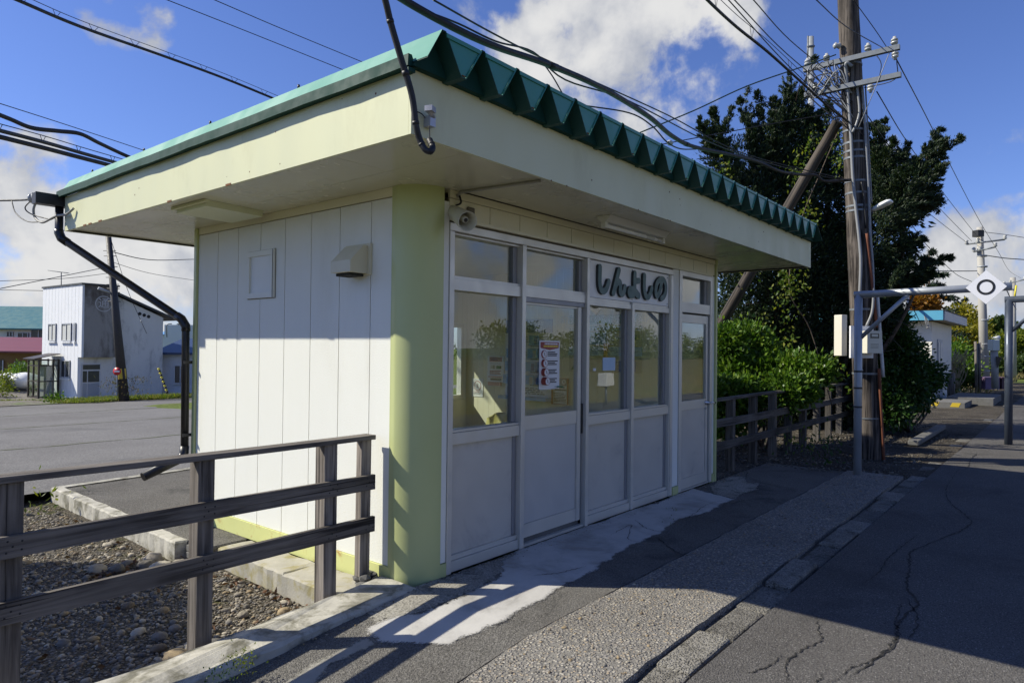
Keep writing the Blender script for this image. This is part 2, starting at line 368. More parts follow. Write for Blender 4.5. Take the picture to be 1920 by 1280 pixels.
def sheet(name, poly, z, m, dz=None):
    b = MB(); b.add([(x, y, (z if dz is None else z+dz(x, y))) for x, y in poly], [tuple(range(len(poly)))]); return struct(b.build(name, m))
def strip(name, x0, x1, y0, y1, m, z=0.0, step=.25, ramp=True, thick=.3, jag=0.0):
    b = MB(); n = max(1, int((x1-x0)/step)); X = [x0+(x1-x0)*i/n for i in range(n+1)]
    j0 = [R.uniform(-jag, jag) for _ in X]; j1 = [R.uniform(-jag, jag) for _ in X]
    top = [(x, y0+j0[i], z+(rz(x) if ramp else 0)) for i, x in enumerate(X)]+[(x, y1+j1[i], z+(rz(x) if ramp else 0)) for i, x in enumerate(X)]
    bot = [(x, y, zz-thick) for x, y, zz in top]; k = n+1
    fs = []
    for i in range(n):
        fs += [(i, i+1, k+i+1, k+i), (2*k+i+1, 2*k+i, i, i+1)[::-1][0:0] or (2*k+i, 2*k+i+1, i+1, i), (k+i, k+i+1, 3*k+i+1, 3*k+i)]
    b.add(top+bot, fs); return b
PX1 = 34.0
b = strip('p', -9, 4, -7.6, -1.985, asph, 0, .5, True, .9)
b2 = strip('p', 4.0, PX1, -7.6, -1.985, asph, 0, 1.0, False, .9); off = len(b.v); b.v += b2.v; b.f += [[k+off for k in f] for f in b2.f]; b.m += b2.m; b.sm += b2.sm
# cracks belong to the asphalt sheet
def crack(b, pts, w, mi, z=.004, seg=11, wob=.009):
    P = smooth_path([(p[0], p[1], 0) for p in pts], seg); n = len(P); L = []; Rr = []
    for i, p in enumerate(P):
        d = P[min(n-1, i+1)]-P[max(0, i-1)]; d /= np.linalg.norm(d)+1e-9; nn = np.array([-d[1], d[0], 0]); q = p+nn*R.uniform(-wob, wob)
        ww = w*R.uniform(.25, 1.25)*(1-abs(2*i/(n-1)-1)**4*.8); L.append(q+nn*ww); Rr.append(q-nn*ww)
    vs = [(x, y, z+rz(x)) for x, y, _ in L+Rr]; b.add(vs, [(i, n+i, n+i+1, i+1) for i in range(n-1)], mi)
def gp(u, v, z=0): a = at(u, v, 2, z); return (a[0], a[1])
crack(b, [gp(1560, 1280), gp(1590, 1255), gp(1640, 1235), gp(1668, 1212), gp(1680, 1195), gp(1685, 1170), gp(1700, 1150), gp(1722, 1130), gp(1700, 1100), gp(1705, 1070), gp(1705, 1040), gp(1715, 1030), gp(1770, 1008), gp(1800, 995), gp(1820, 980), gp(1810, 965), gp(1780, 940), gp(1775, 915), gp(1790, 890), gp(1800, 875)], .008, 1)
crack(b, [gp(1590, 1268), gp(1660, 1225), gp(1690, 1190)], .006, 1)
crack(b, [gp(1530, 1155), gp(1536, 1185), gp(1540, 1200), gp(1500, 1220), gp(1475, 1245), gp(1476, 1280)], .006, 1)
crack(b, [gp(1465, 1228), gp(1440, 1250), gp(1400, 1262)], .005, 1)
crack(b, [gp(1545, 1262), gp(1530, 1280), gp(1505, 1290)], .005, 1)
crack(b, [gp(1690, 1130), gp(1680, 1165), gp(1688, 1192)], .005, 1)
crack(b, [gp(1700, 1120), gp(1720, 1160), gp(1705, 1200)], .005, 1)
crack(b, [gp(1610, 1100), gp(1650, 1070), gp(1665, 1045), gp(1705, 1015), gp(1720, 1000)], .005, 1)
crack(b, [gp(1815, 876), gp(1820, 862), gp(1832, 850)], .012, 1)
for k in range(9):
    x = R.uniform(9, 28); y = R.uniform(-5, -2.3); crack(b, [(x, y), (x+.6, y+R.uniform(-.4, .4)), (x+1.4, y+R.uniform(-.6, .6)), (x+2.2, y+R.uniform(-.5, .5))], .01, 1)
struct(b.build('platform', [asph, crackm]))
strip('w', -9, 6.6, -1.06, -.02, asph2)
bw = strip('w', -9, 6.9, -1.06, -.02, asph2)
for pts in ([gp(1430, 935), gp(1395, 938), gp(1370, 945)], [gp(1060, 1062), gp(1110, 1040), gp(1160, 1022), gp(1188, 1012)], [gp(1170, 1018), gp(1175, 1000), gp(1183, 985), gp(1196, 990)], [gp(1230, 1005), gp(1260, 1030), gp(1290, 1045)], [gp(1345, 905), gp(1375, 900), gp(1398, 893), gp(1400, 880)]):
    crack(bw, pts, .006, 1)
struct(bw.build('walkway', [asph2, crackm]))
ba = strip('a', -9, 7.0, -1.745, -1.075, aggr, .006, .12, True, .3, .008); struct(ba.build('pebble_strip', aggr))
bk = MB(); x = -4.2
i = 0
while x < 24:
    L = R.uniform(.50, .66); z = R.uniform(-.02, .012); tilt = R.uniform(-.02, .02)
    z0, z1 = z+rz(x), z+tilt+rz(x+L); y0 = -1.965+R.uniform(-.018, .014); y1 = -1.775+R.uniform(-.02, .014)
    if x > 7 and R.random() < .55: z0 -= .03; z1 -= .03; y0 += R.uniform(-.05, .05); y1 += R.uniform(-.05, .05)
    c = [(x+.008, y0, z0), (x+L-.008, y0, z1), (x+L-.008, y1, z1), (x+.008, y1, z0)]
    bk.prism([(p[0], p[1], p[2]-.25) for p in c], (0, 0, .25), i % 3); x += L; i += 1
struct(bk.build('kerb', [ground_mat('kerb_concrete_'+n_, a_, b_, 120, 1.0, .010, 3, (.07, .066, .052), .8, 5, .92, 75, [(.07, .067, .06), b_, a_, b_, (.33, .31, .27)]) for n_, a_, b_ in (('plain', (.15, .142, .123), (.27, .256, .224)), ('worn', (.18, .171, .148), (.32, .303, .265)), ('dark', (.12, .114, .10), (.215, .204, .18)))], bevel=.016))
# earth under the joints and the open ground beyond the walkway
b = strip('soil', -9, 7, -1.99, -.02, gravm, -.035, .5, True, .4); struct(b.build('earth_bed', gravm))
xs = np.arange(5.06, 46, .35); ys = np.arange(-1.99, 5.2, .3)
def soilz(x, y): return -.016+.012*math.sin(x*1.7+y*2.3)*min(1, max(0, (x-6.8)/2))+.03*max(0, min(1, (y-.2)/1.0))+(.015 if x > 7.2 else -.02)*(1 if y < -1 else 0)
V = [(x, y, soilz(x, y)-(.03 if (x < 7.1 and y < -.02) else 0)) for y in ys for x in xs]; nx = len(xs)
F = [(j*nx+i, j*nx+i+1, (j+1)*nx+i+1, (j+1)*nx+i) for j in range(len(ys)-1) for i in range(nx-1)]
struct(meshnp('gravel_ground', V, F, ground_mat('dark_gravel_soil', (.045, .038, .029), (.105, .092, .072), 90, 1.0, .02, .9, (.03, .026, .02), .6, 1.2, .95, 34, [(.07, .062, .05), (.15, .13, .10), (.10, .09, .08), (.22, .19, .15)], .45), None, True))
# pale cement skim in front of the doors
PATCH = [(697, 1178), (688, 1166), (706, 1156), (735, 1150), (770, 1147), (800, 1143), (845, 1128), (872, 1116), (905, 1100), (920, 1093), (930, 1086), (943, 1070), (938, 1056), (950, 1047), (964, 1039), (973, 1030), (985, 1027), (1040, 1007), (1100, 985), (1128, 979), (1180, 956), (1230, 944), (1272, 926), (1300, 916), (1318, 921), (1335, 926), (1352, 930), (1379, 937), (1364, 941), (1352, 946), (1330, 960), (1300, 968), (1268, 976), (1248, 990), (1240, 1000), (1222, 1006), (1200, 1017), (1180, 1023), (1170, 1034), (1152, 1042), (1148, 1050), (1130, 1056), (1121, 1068), (1106, 1074), (1088, 1086), (1066, 1092), (1050, 1102), (1022, 1119), (990, 1138), (960, 1154), (934, 1167), (900, 1178), (870, 1187), (845, 1197), (815, 1196), (780, 1194), (745, 1190), (718, 1187)]
def ragged(name, px, z, m, cell=.022, fade=.05, nsc=9.0, clip=-.012, holes=0.0):
    """worn skim coat: a fine grid whose edge breaks up with noise"""
    P = np.array([gp(u, v, 0) for u, v in px]); P[:, 1] = np.minimum(P[:, 1], clip+.2); lo = P.min(0)-fade; hi = P.max(0)+fade; hi[1] = min(hi[1], clip)
    X, Y = np.meshgrid(np.arange(lo[0], hi[0]+cell, cell), np.append(np.arange(lo[1], hi[1], cell), hi[1]), indexing='ij'); D = np.full(X.shape, 9.0); ins = np.zeros(X.shape, bool)
    for a, b in zip(P, np.roll(P, -1, 0)):
        d = b-a; t = np.clip(((X-a[0])*d[0]+(Y-a[1])*d[1])/(d@d+1e-12), 0, 1); D = np.minimum(D, np.hypot(X-a[0]-t*d[0], Y-a[1]-t*d[1]))
        with np.errstate(divide='ignore', invalid='ignore'): ins ^= ((a[1] > Y) != (b[1] > Y)) & (X < d[0]*(Y-a[1])/d[1]+a[0])
    D = np.where(ins, D, -D); nx, ny = X.shape; idx = np.arange(nx*ny).reshape(nx, ny)
    F = np.stack([idx[:-1, :-1], idx[1:, :-1], idx[1:, 1:], idx[:-1, 1:]], -1).reshape(-1, 4); F = F[(D.ravel()[F] > -fade).any(1)]
    Z = z+np.where(X > -.05, 0, np.maximum(-.13, .0897*(X+.05))); V = np.stack([X, Y, Z], -1).reshape(-1, 3)
    used = np.unique(F); rm = np.full(len(V), -1); rm[used] = np.arange(len(used)); o = meshnp(name, V[used], rm[F], m)
    at_ = o.data.attributes.new('edge', 'FLOAT', 'POINT'); at_.data.foreach_set('value', D.ravel()[used].astype(np.float32))
    t = m.node_tree
    if not m.get('ragged'):
        m['ragged'] = 1; out = [n for n in t.nodes if n.type == 'OUTPUT_MATERIAL'][0]; src = out.inputs[0].links[0].from_socket
        e = N(t, 'ShaderNodeAttribute', attribute_name='edge').outputs['Fac']; nz = M(t, 'MULTIPLY', M(t, 'SUBTRACT', NOISE(t, objco(t), nsc, 8, .65), .5), fade*2.6)
        k = M(t, 'ADD', e, nz)
        if holes: k = M(t, 'SUBTRACT', k, M(t, 'MULTIPLY', RAMP(t, NOISE(t, objco(t), 26, 5, .7), .56, .64), holes))
        al = RAMP(t, M(t, 'ADD', k, M(t, 'MULTIPLY', M(t, 'SUBTRACT', NOISE(t, objco(t), 70, 4, .75), .5), .09)), -.016, .024); tr = N(t, 'ShaderNodeBsdfTransparent'); mx = N(t, 'ShaderNodeMixShader'); t.links.new(al, mx.inputs[0]); t.links.new(tr.outputs[0], mx.inputs[1]); t.links.new(src, mx.inputs[2]); t.links.new(mx.outputs[0], out.inputs[0])
    return struct(o)
wornm = ground_mat('worn_concrete', (.22, .21, .18), (.40, .38, .33), 120, .9, .008, 2, (.10, .095, .08), .8, 6)
ragged('worn_concrete', [(690, 1100), (735, 1092), (760, 1088), (835, 1083), (870, 1068), (940, 1045), (985, 1026), (960, 1050), (945, 1070), (925, 1086), (880, 1112), (820, 1134), (760, 1150), (700, 1156), (680, 1130)], .003, wornm, .025, .05, 12, -.0125, .09)
ragged('broken_concrete', [(1330, 912), (1345, 903), (1372, 893), (1398, 893), (1402, 905), (1425, 905), (1420, 918), (1395, 924), (1380, 935), (1352, 930), (1338, 925)], .003, wornm, .025, .05, 12, .3)
ragged('cement_patch', PATCH, .0062, cement, .02, .045, 8, -.0135)
ragged('mortar_patch', [(480, 1290), (500, 1262), (540, 1240), (575, 1222), (600, 1212), (655, 1190), (690, 1178), (705, 1188), (665, 1202), (620, 1218), (590, 1244), (560, 1268), (540, 1290)], .0045, mat('mortar', (.30, .285, .245), .9, 0, .35, 7, .6, 50, (.11, .10, .075), .7, 5), .025, .05, 10, -.06)
bp = MB()
for c in ([gp(1200, 1018), gp(1178, 1010), gp(1183, 985), (1.92, -.35)], [gp(1379, 937), gp(1330, 945), gp(1300, 965), gp(1285, 975)], [gp(1240, 1000), gp(1210, 990), gp(1190, 975)], [gp(1000, 1080), gp(1050, 1075), gp(1100, 1062)]):
    crack(bp, c, .0035, 0, .0095)
struct(bp.build('cement_crack', crackm))

# left side: sunken gravel bed, kerb beam, step and ramp slab
b = MB(); n = 26; m_ = 30
V = []; xs = np.linspace(-8, -.02, n); ys = np.linspace(.12, 5.9, m_)
for y in ys:
    for x in xs: V.append((x, y, -.21+.02*math.sin(x*3.1+1)*math.cos(y*2.3)+.05*max(0, 1-(y-.12)/.5)))
F = [(j*n+i, j*n+i+1, (j+1)*n+i+1, (j+1)*n+i) for j in range(m_-1) for i in range(n-1)]
struct(meshnp('gravel_bed', V, F, gravmoss, None, True))
def rough_prism(name, poly, z0, z1, m, dz=None, sub=.07, amp=.006):
    b = MB(); P = []
    for (a, c) in zip(poly, poly[1:]+poly[:1]):
        k = max(1, int(np.hypot(c[0]-a[0], c[1]-a[1])/sub))
        for i in range(k): t = i/k; P.append((a[0]+(c[0]-a[0])*t+R.uniform(-amp, amp), a[1]+(c[1]-a[1])*t+R.uniform(-amp, amp)))
    n = len(P); zz = [z1+(dz(x) if dz else 0)+R.uniform(-amp, amp)*.6 for x, y in P]
    cx_, cy_ = np.mean([p[0] for p in P]), np.mean([p[1] for p in P])
    top = [(x, y, z-.012) for (x, y), z in zip(P, zz)]; ins = [(x+(.014 if x < cx_ else -.014)*(abs(x-cx_) > .05), y+(.014 if y < cy_ else -.014), z) for (x, y), z in zip(P, zz)]
    b.add([(x, y, z0) for x, y in P]+top+ins, [(i, (i+1) % n, n+(i+1) % n, n+i) for i in range(n)]+[(n+i, n+(i+1) % n, 2*n+(i+1) % n, 2*n+i) for i in range(n)]+[tuple(range(2*n, 3*n))])
    return struct(b.build(name, m))
rough_prism('kerb_beam', [(-9, -.05), (-.02, -.05), (-.02, .30), (-9, .30)], -.5, 0.015, conc, lambda x: .55*rz(x)-.0, .09, .009)
rough_prism('step', [(-.36, .31), (-.03, .31), (-.03, 1.02), (-.36, 1.02)], -.4, -.045, conc_lichen)
rough_prism('step', [(-.35, 1.03), (-.03, 1.03), (-.03, 2.02), (-.33, 2.02)], -.4, -.050, conc_lichen)
rough_prism('ramp_edge', [(-.50, 2.42), (-.40, 2.42), (-.33, 5.62), (3.2, 5.95), (3.2, 6.07), (-.42, 5.74)], -.4, -.05, conc)
rough_prism('ramp_slab', [(-.395, 2.10), (-.03, 2.10), (.0, 3.2), (3.2, 3.2), (3.2, 5.94), (-.325, 5.61)], -.4, -.062, asph2, None, .2, .004)
bb = MB()
for k in range(3): bb.obox((-.38, 2.22, -.21+k*.058), (.055, 0, 0), (0, .13, 0), (0, 0, .026))
tag(bb.build('brick_stack', conc_dark, bevel=.006), 'dark concrete bricks wedged at the end of the ramp slab', 'bricks')
# car park
def lz(x, y): return -.10-max(0, y-6.0)*.0402
V = []; xs = np.linspace(-70, 36, 40); ys = np.linspace(5.75, 34.5, 24)
for y in ys:
    for x in xs: V.append((x, min(y, 33.6+.22*(x-9)*-.35 if y > 34 else y), lz(x, y)))
n = len(xs); F = [(j*n+i, j*n+i+1, (j+1)*n+i+1, (j+1)*n+i) for j in range(len(ys)-1) for i in range(n-1)]
struct(meshnp('car_park', V, F, lotm, None, True))
b = MB()
for y, w in ((11.5, .05), (17.5, .06), (24.2, .07)):
    P = [(x, y+R.uniform(-.05, .05)-.02*x) for x in np.arange(-20, 16, .5)]
    crack(b, P, w, 0, 0, 3, .03)
b.v = [(x, y, lz(x, y)+.006) for x, y, z in b.v]; struct(b.build('car_park_joint', mat('joint_moss', (.10, .11, .05), .95, 0, .4, 6)))
# verge of dirt and grass before the houses
def vz(x, y): return lz(x, y)+.02
V = []; xs = np.linspace(-60, 30, 46); ys = np.linspace(33.0, 60, 14)
for y in ys:
    for x in xs: V.append((x, y, lz(x, min(y, 38))+.03+(.12*math.sin(x*.7)*math.sin(y*.8))*(1 if y > 34.5 else 0)))
n = len(xs); F = [(j*n+i, j*n+i+1, (j+1)*n+i+1, (j+1)*n+i) for j in range(len(ys)-1) for i in range(n-1)]
struct(meshnp('verge', V, F, ground_mat('verge_dirt', (.13, .12, .10), (.24, .22, .19), 12, .6, .03, .4, (.10, .16, .03), .9, .30, .95, None, None, .52), None, True))

# railway beyond the platform (seen mirrored in the windows)
b = MB(); b.add([(-60, -7.6, -.95), (80, -7.6, -.95), (80, -15, -.95), (-60, -15, -.95)], [(3, 2, 1, 0)]); struct(b.build('track_bed', ballm))
steel = mat('rusty_rail', (.16, .09, .06), .5, .5, .3, 4)
for yy in (-9.3, -10.37):
    b = MB(); b.box(-55, 78, yy-.035, yy+.035, -.80, -.77); b.box(-55, 78, yy-.012, yy+.012, -.89, -.80); b.box(-55, 78, yy-.06, yy+.06, -.91, -.89)
    tag(b.build('rail', steel), 'rusty running rail laid across the ballast before the platform', 'rail', 'rails of the line')
b = MB()
for x in np.arange(-54, 78, .62): b.box(x-.1, x+.1, -10.95, -8.7, -.95, -.90)
o = stuff(b.build('sleepers', mat('sleeper_wood', (.09, .075, .065), .9, 0, .3, 5)))
V = []; xs = np.linspace(-80, 110, 60); ys = np.linspace(-60, -13.0, 18)
for y in ys:
    for x in xs: V.append((x, y, -1.0+1.3*min(1, (-13-y)/5)+.25*math.sin(x*.5+y)*min(1, (-13-y)/4)))
n = len(xs); F = [(j*n+i, j*n+i+1, (j+1)*n+i+1, (j+1)*n+i) for j in range(len(ys)-1) for i in range(n-1)]
struct(meshnp('grass_bank', V, F, ground_mat('dry_grass', (.10, .095, .03), (.20, .17, .06), 8, .8, .05, .35, (.11, .13, .03), .8, .4), None, True))
# ------------------------------------------------------------------ the station building
H, Ln, D = 2.73, 5.03, 3.134
siding = mat('white_siding', (.745, .75, .69), .75, 0, .035, 2, .55, 95, (.60, .585, .50), .35, 1.6, stretch=(1, 1, .22), stain_lo=.55)
sid_cream = mat('cream_siding', (.74, .70, .52), .7, 0, .05, 2, .45, 95)
groovem = mat('groove_dark', (.13, .115, .085), .9)
yg = mat('yellow_green_paint', (.47, .51, .235), .36, 0, .06, 1.5, .03, 40, (.32, .20, .06), .5, 9, stain_lo=.66)
yg_trim = mat('yellow_green_trim', (.60, .62, .26), .4, 0, .08, 3, .05, 40, (.36, .14, .02), .85, 6, stain_lo=.54)
fasc = mat('cream_fascia', (.645, .65, .43), .5, 0, .05, 1.3, .04, 8, (.40, .38, .22), .3, 2.2, spec=.25, stretch=(1, 1, .35))
soff = mat('cream_soffit', (.62, .595, .44), .22, 0, .04, 1.0, .03, 4, (.42, .39, .26), .05, 2.5)
roof_top = mat('faded_green_sheet', (.115, .305, .245), .75, 0, .08, 1.0)
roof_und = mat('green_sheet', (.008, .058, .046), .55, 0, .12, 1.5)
roof_drk = mat('dark_green_trim', (.004, .045, .035), .7, 0, .2, 2.5, .1, 20, (.14, .13, .07), .6, 8, stain_lo=.66, spec=.25)
alu = mat('satin_aluminium', (.65, .625, .56), .38, .35, .05, 2, .02, 120)
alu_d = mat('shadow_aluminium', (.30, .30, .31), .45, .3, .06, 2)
panel = mat('grey_door_panel', (.55, .525, .47), .42, .15, .07, 1.4, .03, 60, (.20, .19, .20), .3, 3)
pipe = mat('black_pipe', (.012, .012, .015), .38, 0, .2, 2)
glass = glassmat('window_glass')
white = mat('white_board', (.82, .81, .77), .5, 0, .03, 3)
rustm = mat('rust', (.16, .055, .015), .9, 0, .4, 12)
chrome = mat('chrome', (.62, .62, .64), .22, 1.0, .03)
blk = mat('black_rubber', (.015, .015, .016), .5, 0, .2, 5)
interior = mat('interior_board', (.70, .66, .50), .6, 0, .05, 2)
st = thing('station_building', (2.5, 1.5, 0), 'small pale station building with green ribbed roof and glazed front', 'station')

# --- walls
b = MB(); ys = [.236, .503, .873, 1.244, 1.614, 1.992, 2.366, 2.731, 3.105]
for y0, y1 in zip(ys[:-1], ys[1:]): b.box(0, .05, y0+.004, y1-.004, .082, 2.675, 0)
b.box(.018, .12, .236, 3.10, .0, H, 1); b.box(-.004, .0, .236, 3.10, 2.682, 2.747, 2); b.box(0, .018, .236, 3.10, 2.682, 2.747, 2)
b.build('side_wall', [siding, groovem, sid_cream], st)
b = MB(); b.box(-.014, .0, .24, 3.12, -.06, .078, 0); b.box(.0, .0175, .24, 3.12, -.06, .079, 0); b.build('base_trim', yg_trim, st)
b = MB()
b.box(4.94, Ln, .06, 3.1, 0, H, 0)                                    # far end wall
b.box(.02, .55, D-.1, D, 0, H, 0); b.box(3.66, Ln, D-.1, D, 0, H, 0); b.box(.55, 3.66, D-.1, D, 0, .93, 0); b.box(.55, 3.66, D-.1, D, 1.95, H, 0)
b.build('rear_wall', siding, st)
b = MB(); b.box(.12, 4.94, .12, D-.1, -.05, .03, 0); b.build('floor', mat('floor_concrete', (.30, .29, .26), .7, 0, .1, 2), st)
b = MB(); b.box(.12, 4.94, .10, D-.1, 2.60, 2.66, 0); b.build('ceiling', mat('ceiling_board', (.62, .60, .52), .7), st)
b = MB(); y = .11
while y < 3.03: b.box(3.72, 3.80, y, min(y+.098, 3.03), .03, 2.60, 0); y += .1
b.box(3.73, 3.79, .11, 3.03, .03, 2.6, 1); b.build('partition', [interior, groovem], st)
b = MB(); x = .12
while x < 3.7:
    for z0, z1 in (((.03, 2.60),) if (x+.095 < .55 or x > 3.64) else ((.03, .92), (1.96, 2.60))): b.box(x, min(x+.098, 3.72), D-.115, D-.1, z0, z1, 0)
    x += .1
b.box(.12, .135, .12, D-.12, .03, 2.6, 0); b.build('inner_lining', interior, st)
rw = MB()
for x0, x1 in ((.55, .60), (1.55, 1.60), (2.6, 2.65), (3.61, 3.66)): rw.box(x0, x1, D-.11, D-.03, .93, 1.95)
rw.box(.60, 3.61, D-.11, D-.03, .93, .98); rw.box(.60, 3.61, D-.11, D-.03, 1.90, 1.95); rwo = rw.build('rear_window', alu, st)
for x0, x1 in ((.60, 1.55), (1.60, 2.6), (2.65, 3.61)): MB().box(x0, x1, D-.065, D-.061, .98, 1.90).build('pane', glass, rwo)
# corner column, quarter round
b = MB(); rr, cxx, cyy = .243, .232, .243; n = 20; pr = []
for i in range(n+1):
    a = math.pi+math.pi/2*i/n; pr.append((cxx+rr*math.cos(a)-.0, cyy+rr*math.sin(a)))
pr = [(-.012, .262), (-.012, .243)]+[(x-.012, y-.012) for x, y in pr[1:]]+[(.232, -.012)]
vs = [(x, y, z) for z in (-.06, 2.7475) for x, y in pr]; k = len(pr)
b.add(vs, [(i, i+1, k+i+1, k+i) for i in range(k-1)], 0, True)
b.add([(.232, -.012, -.06), (.232, .03, -.06), (.232, .03, H-.004), (.232, -.012, H-.004), (-.012, .262, -.06), (.03, .262, -.06), (.03, .262, H-.004), (-.012, .262, H-.004)], [(0, 1, 2, 3), (7, 6, 5, 4)], 0)
b.build('corner_column', yg, st)
b = MB(); b.box(-.022, .04, 3.105, 3.165, -.06, 2.747, 0); b.build('corner_trim', yg, st, bevel=.01)
for a_ in ((.234, .298, .004, .06, .095, 2.66), (3.866, 4.006, .010, .06, .095, 2.54), (4.95, 5.0, .008, .06, .10, 2.54)): MB().box(*a_).build('front_siding_strip', siding, st)
for a_ in ((.234, .298, -.006, .06, -.03, .09), (3.866, 4.006, -.004, .06, -.02, .09), (5.0, 5.045, -.015, .08, -.02, 2.747), (4.95, 4.998, -.006, .06, -.02, .095)): MB().box(*a_).build('front_trim', yg, st)
b = MB(); gx = [.30, .74, 1.106, 1.476, 1.84, 2.205, 2.569, 2.935, 3.287, 3.653, 4.023, 4.377, 4.758, 4.998]
for x0, x1 in zip(gx[:-1], gx[1:]): b.box(x0+.004, x1-.004, .006, .05, 2.56, 2.690, 0)
b.box(.30, 4.998, .02, .07, 2.50, H, 1); b.box(.30, 4.998, -.002, .05, 2.694, 2.747, 0); b.box(.30, 4.9, -.018, .02, 2.532, 2.556, 0)
b.build('front_siding', [sid_cream, groovem], st)

# --- glazed front
def bay(x0, x1, zb, zsill0, zsill1, ztr0, ztr1, ztop, upper=True, name='window'):
    f = MB()
    f.box(x0, x1, .012, .10, zsill0, zsill1-.02); f.box(x0, x1, .020, .10, zsill1-.02+.003, zsill1)
    f.box(x0, x1, .012, .10, zb, zb+.075); f.box(x0, x1, .028, .10, zb+.078, zb+.11)
    f.box(x0, x1, .012, .10, ztr0, ztr1-.022); f.box(x0, x1, .022, .10, ztr1-.02, ztr1)
    f.box(x1-.045, x1-.002, .045, .10, zb+.115, zsill0-.003, 1); f.box(x1-.05, x1-.002, .055, .10, zsill1+.003, ztr0-.003, 1)
    f.box(x0+.002, x0+.03, .06, .10, zsill1+.003, ztr0-.003, 1)
    if upper:
        f.box(x1-.05, x1-.002, .055, .10, ztr1+.003, ztop-.003, 1); f.box(x0+.002, x0+.02, .06, .10, ztr1+.003, ztop-.003, 1)
    fo = f.build(name, [alu, alu_d], st)
    MB().box(x0+.001, x1-.047, .05, .058, zb+.112, zsill0-.002).build('lower_panel', panel, fo)
    MB().box(x0+.03, x1-.05, .074, .078, zsill1+.001, ztr0-.001).build('pane', glass, fo)
    if upper: MB().box(x0+.02, x1-.05, .074, .078, ztr1+.001, ztop-.001).build('pane', glass, fo)
    return fo
bay(.352, 1.136, 0.004, .918, 1.021, 2.038, 2.14, 2.452)
bay(2.138, 2.930, 0.004, .920, 1.023, 2.030, 2.102, 2.452, False)
bay(2.984, 3.772, 0.004, .920, 1.023, 2.030, 2.102, 2.452, False)
b = MB()
for x0, x1 in ((.302, .350), (1.138, 1.186), (2.092, 2.136)): b.box(x0, x1, -.006, .10, 0, 2.456)
b.box(2.932, 2.982, -.002, .10, .006, 2.100); b.box(3.774, 3.862, .004, .10, .004, 2.456); b.box(.302, 3.862, -.004, .10, 2.458, 2.515); b.box(.352, 2.09, .03, .10, 2.44, 2.456, 0)
b.box(3.79, 3.80, -.004, .004, .004, 2.455, 0)
b.build('front_frame', alu, st, bevel=.003)
# station name board with raised kana
kb = MB(); kb.box(2.140, 3.772, .022, .06, 2.106, 2.452, 0)
for x, z in ((2.17, 2.43), (2.96, 2.43), (2.17, 2.13), (2.96, 2.13), (3.74, 2.42), (3.74, 2.13)): kb.lathe((x, .022, z), (0, -1, 0), [(0, .007), (.004, .006), (.0041, 0)], 8, 1)
nb = kb.build('name_board', [white, alu_d], st)
def K(pts): return [tuple(at(1080+px/6.4, 460+py/6.4, 1, 0)[[0, 2]]) for px, py in pts]
def sm2(p): return [tuple(q[:2]) for q in smooth_path([(x, y, 0) for x, y in p], 6)]
kana = [[(284, 262), (281, 380), (283, 470), (298, 530), (325, 552), (355, 530), (376, 480), (390, 435)],
        [(512, 296), (490, 385), (465, 485), (444, 572)], [(446, 565), (470, 490), (500, 440), (524, 445), (530, 500), (527, 555), (548, 585), (572, 555), (582, 500)],
        [(704, 338), (700, 440), (704, 545), (718, 580), (748, 608)], [(704, 545), (685, 592), (650, 600), (632, 560), (648, 525), (690, 530), (720, 560), (748, 600)], [(704, 432), (750, 424)],
        [(818, 364), (815, 470), (819, 550), (838, 612), (865, 618), (888, 575), (905, 515)],
        [(1026, 412), (1012, 500), (988, 585), (965, 604), (953, 545), (966, 462), (1005, 410), (1045, 412), (1072, 470), (1072, 555), (1050, 615), (1022, 638)]]
lb = MB(); gm = mat('sign_green', (.055, .120, .115), .45, 0, .08, 5)
strokes(lb, [sm2(K(s)) for s in kana], .0305, lambda x, z, d: (x, .0215-d, z), .028, .0085, 0, 1)
lb.build('lettering', [gm, mat('sign_edge', (.02, .028, .028), .5)], nb)
# sliding door
d = MB()
d.box(1.188, 1.198, .04, .075, .066, 2.0); d.box(1.998, 2.05, .03, .075, .066, 2.0); d.box(1.2, 1.996, .036, .075, .949, 1.064); d.box(1.2, 1.996, .036, .075, .066, .176); d.box(1.2, 1.996, .036, .075, 1.985, 2.0)
d.box(2.052, 2.09, .05, .10, .02, 2.0, 1); d.box(1.188, 2.09, .02, .10, 2.003, 2.04, 1); d.box(2.052, 2.09, .03, .048, .85, 1.12, 2)
dd = d.build('sliding_door', [alu, alu_d, blk], st)
MB().box(1.2, 1.996, .045, .06, .178, .947).build('lower_panel', mat('blue_grey_door_panel', (.54, .53, .50), .4, .15, .05, 1.4), dd)
MB().box(1.2, 1.996, .052, .056, 1.066, 1.983).build('pane', glass, dd)
b = MB(); b.box(1.188, 2.09, .012, .12, 0.0, .022, 0); b.box(1.188, 2.09, .05, .12, .024, .06, 1); b.build('threshold', [alu, conc_dark], st)
t = MB(); t.box(1.188, 2.09, .012, .10, 2.043, 2.118); t.box(1.188, 2.09, .022, .10, 2.12, 2.14); t.box(2.04, 2.09, .055, .10, 2.143, 2.43, 1)
tw = t.build('transom_window', [alu, alu_d], st); MB().box(1.19, 2.04, .074, .078, 2.141, 2.44).build('pane', glass, tw)
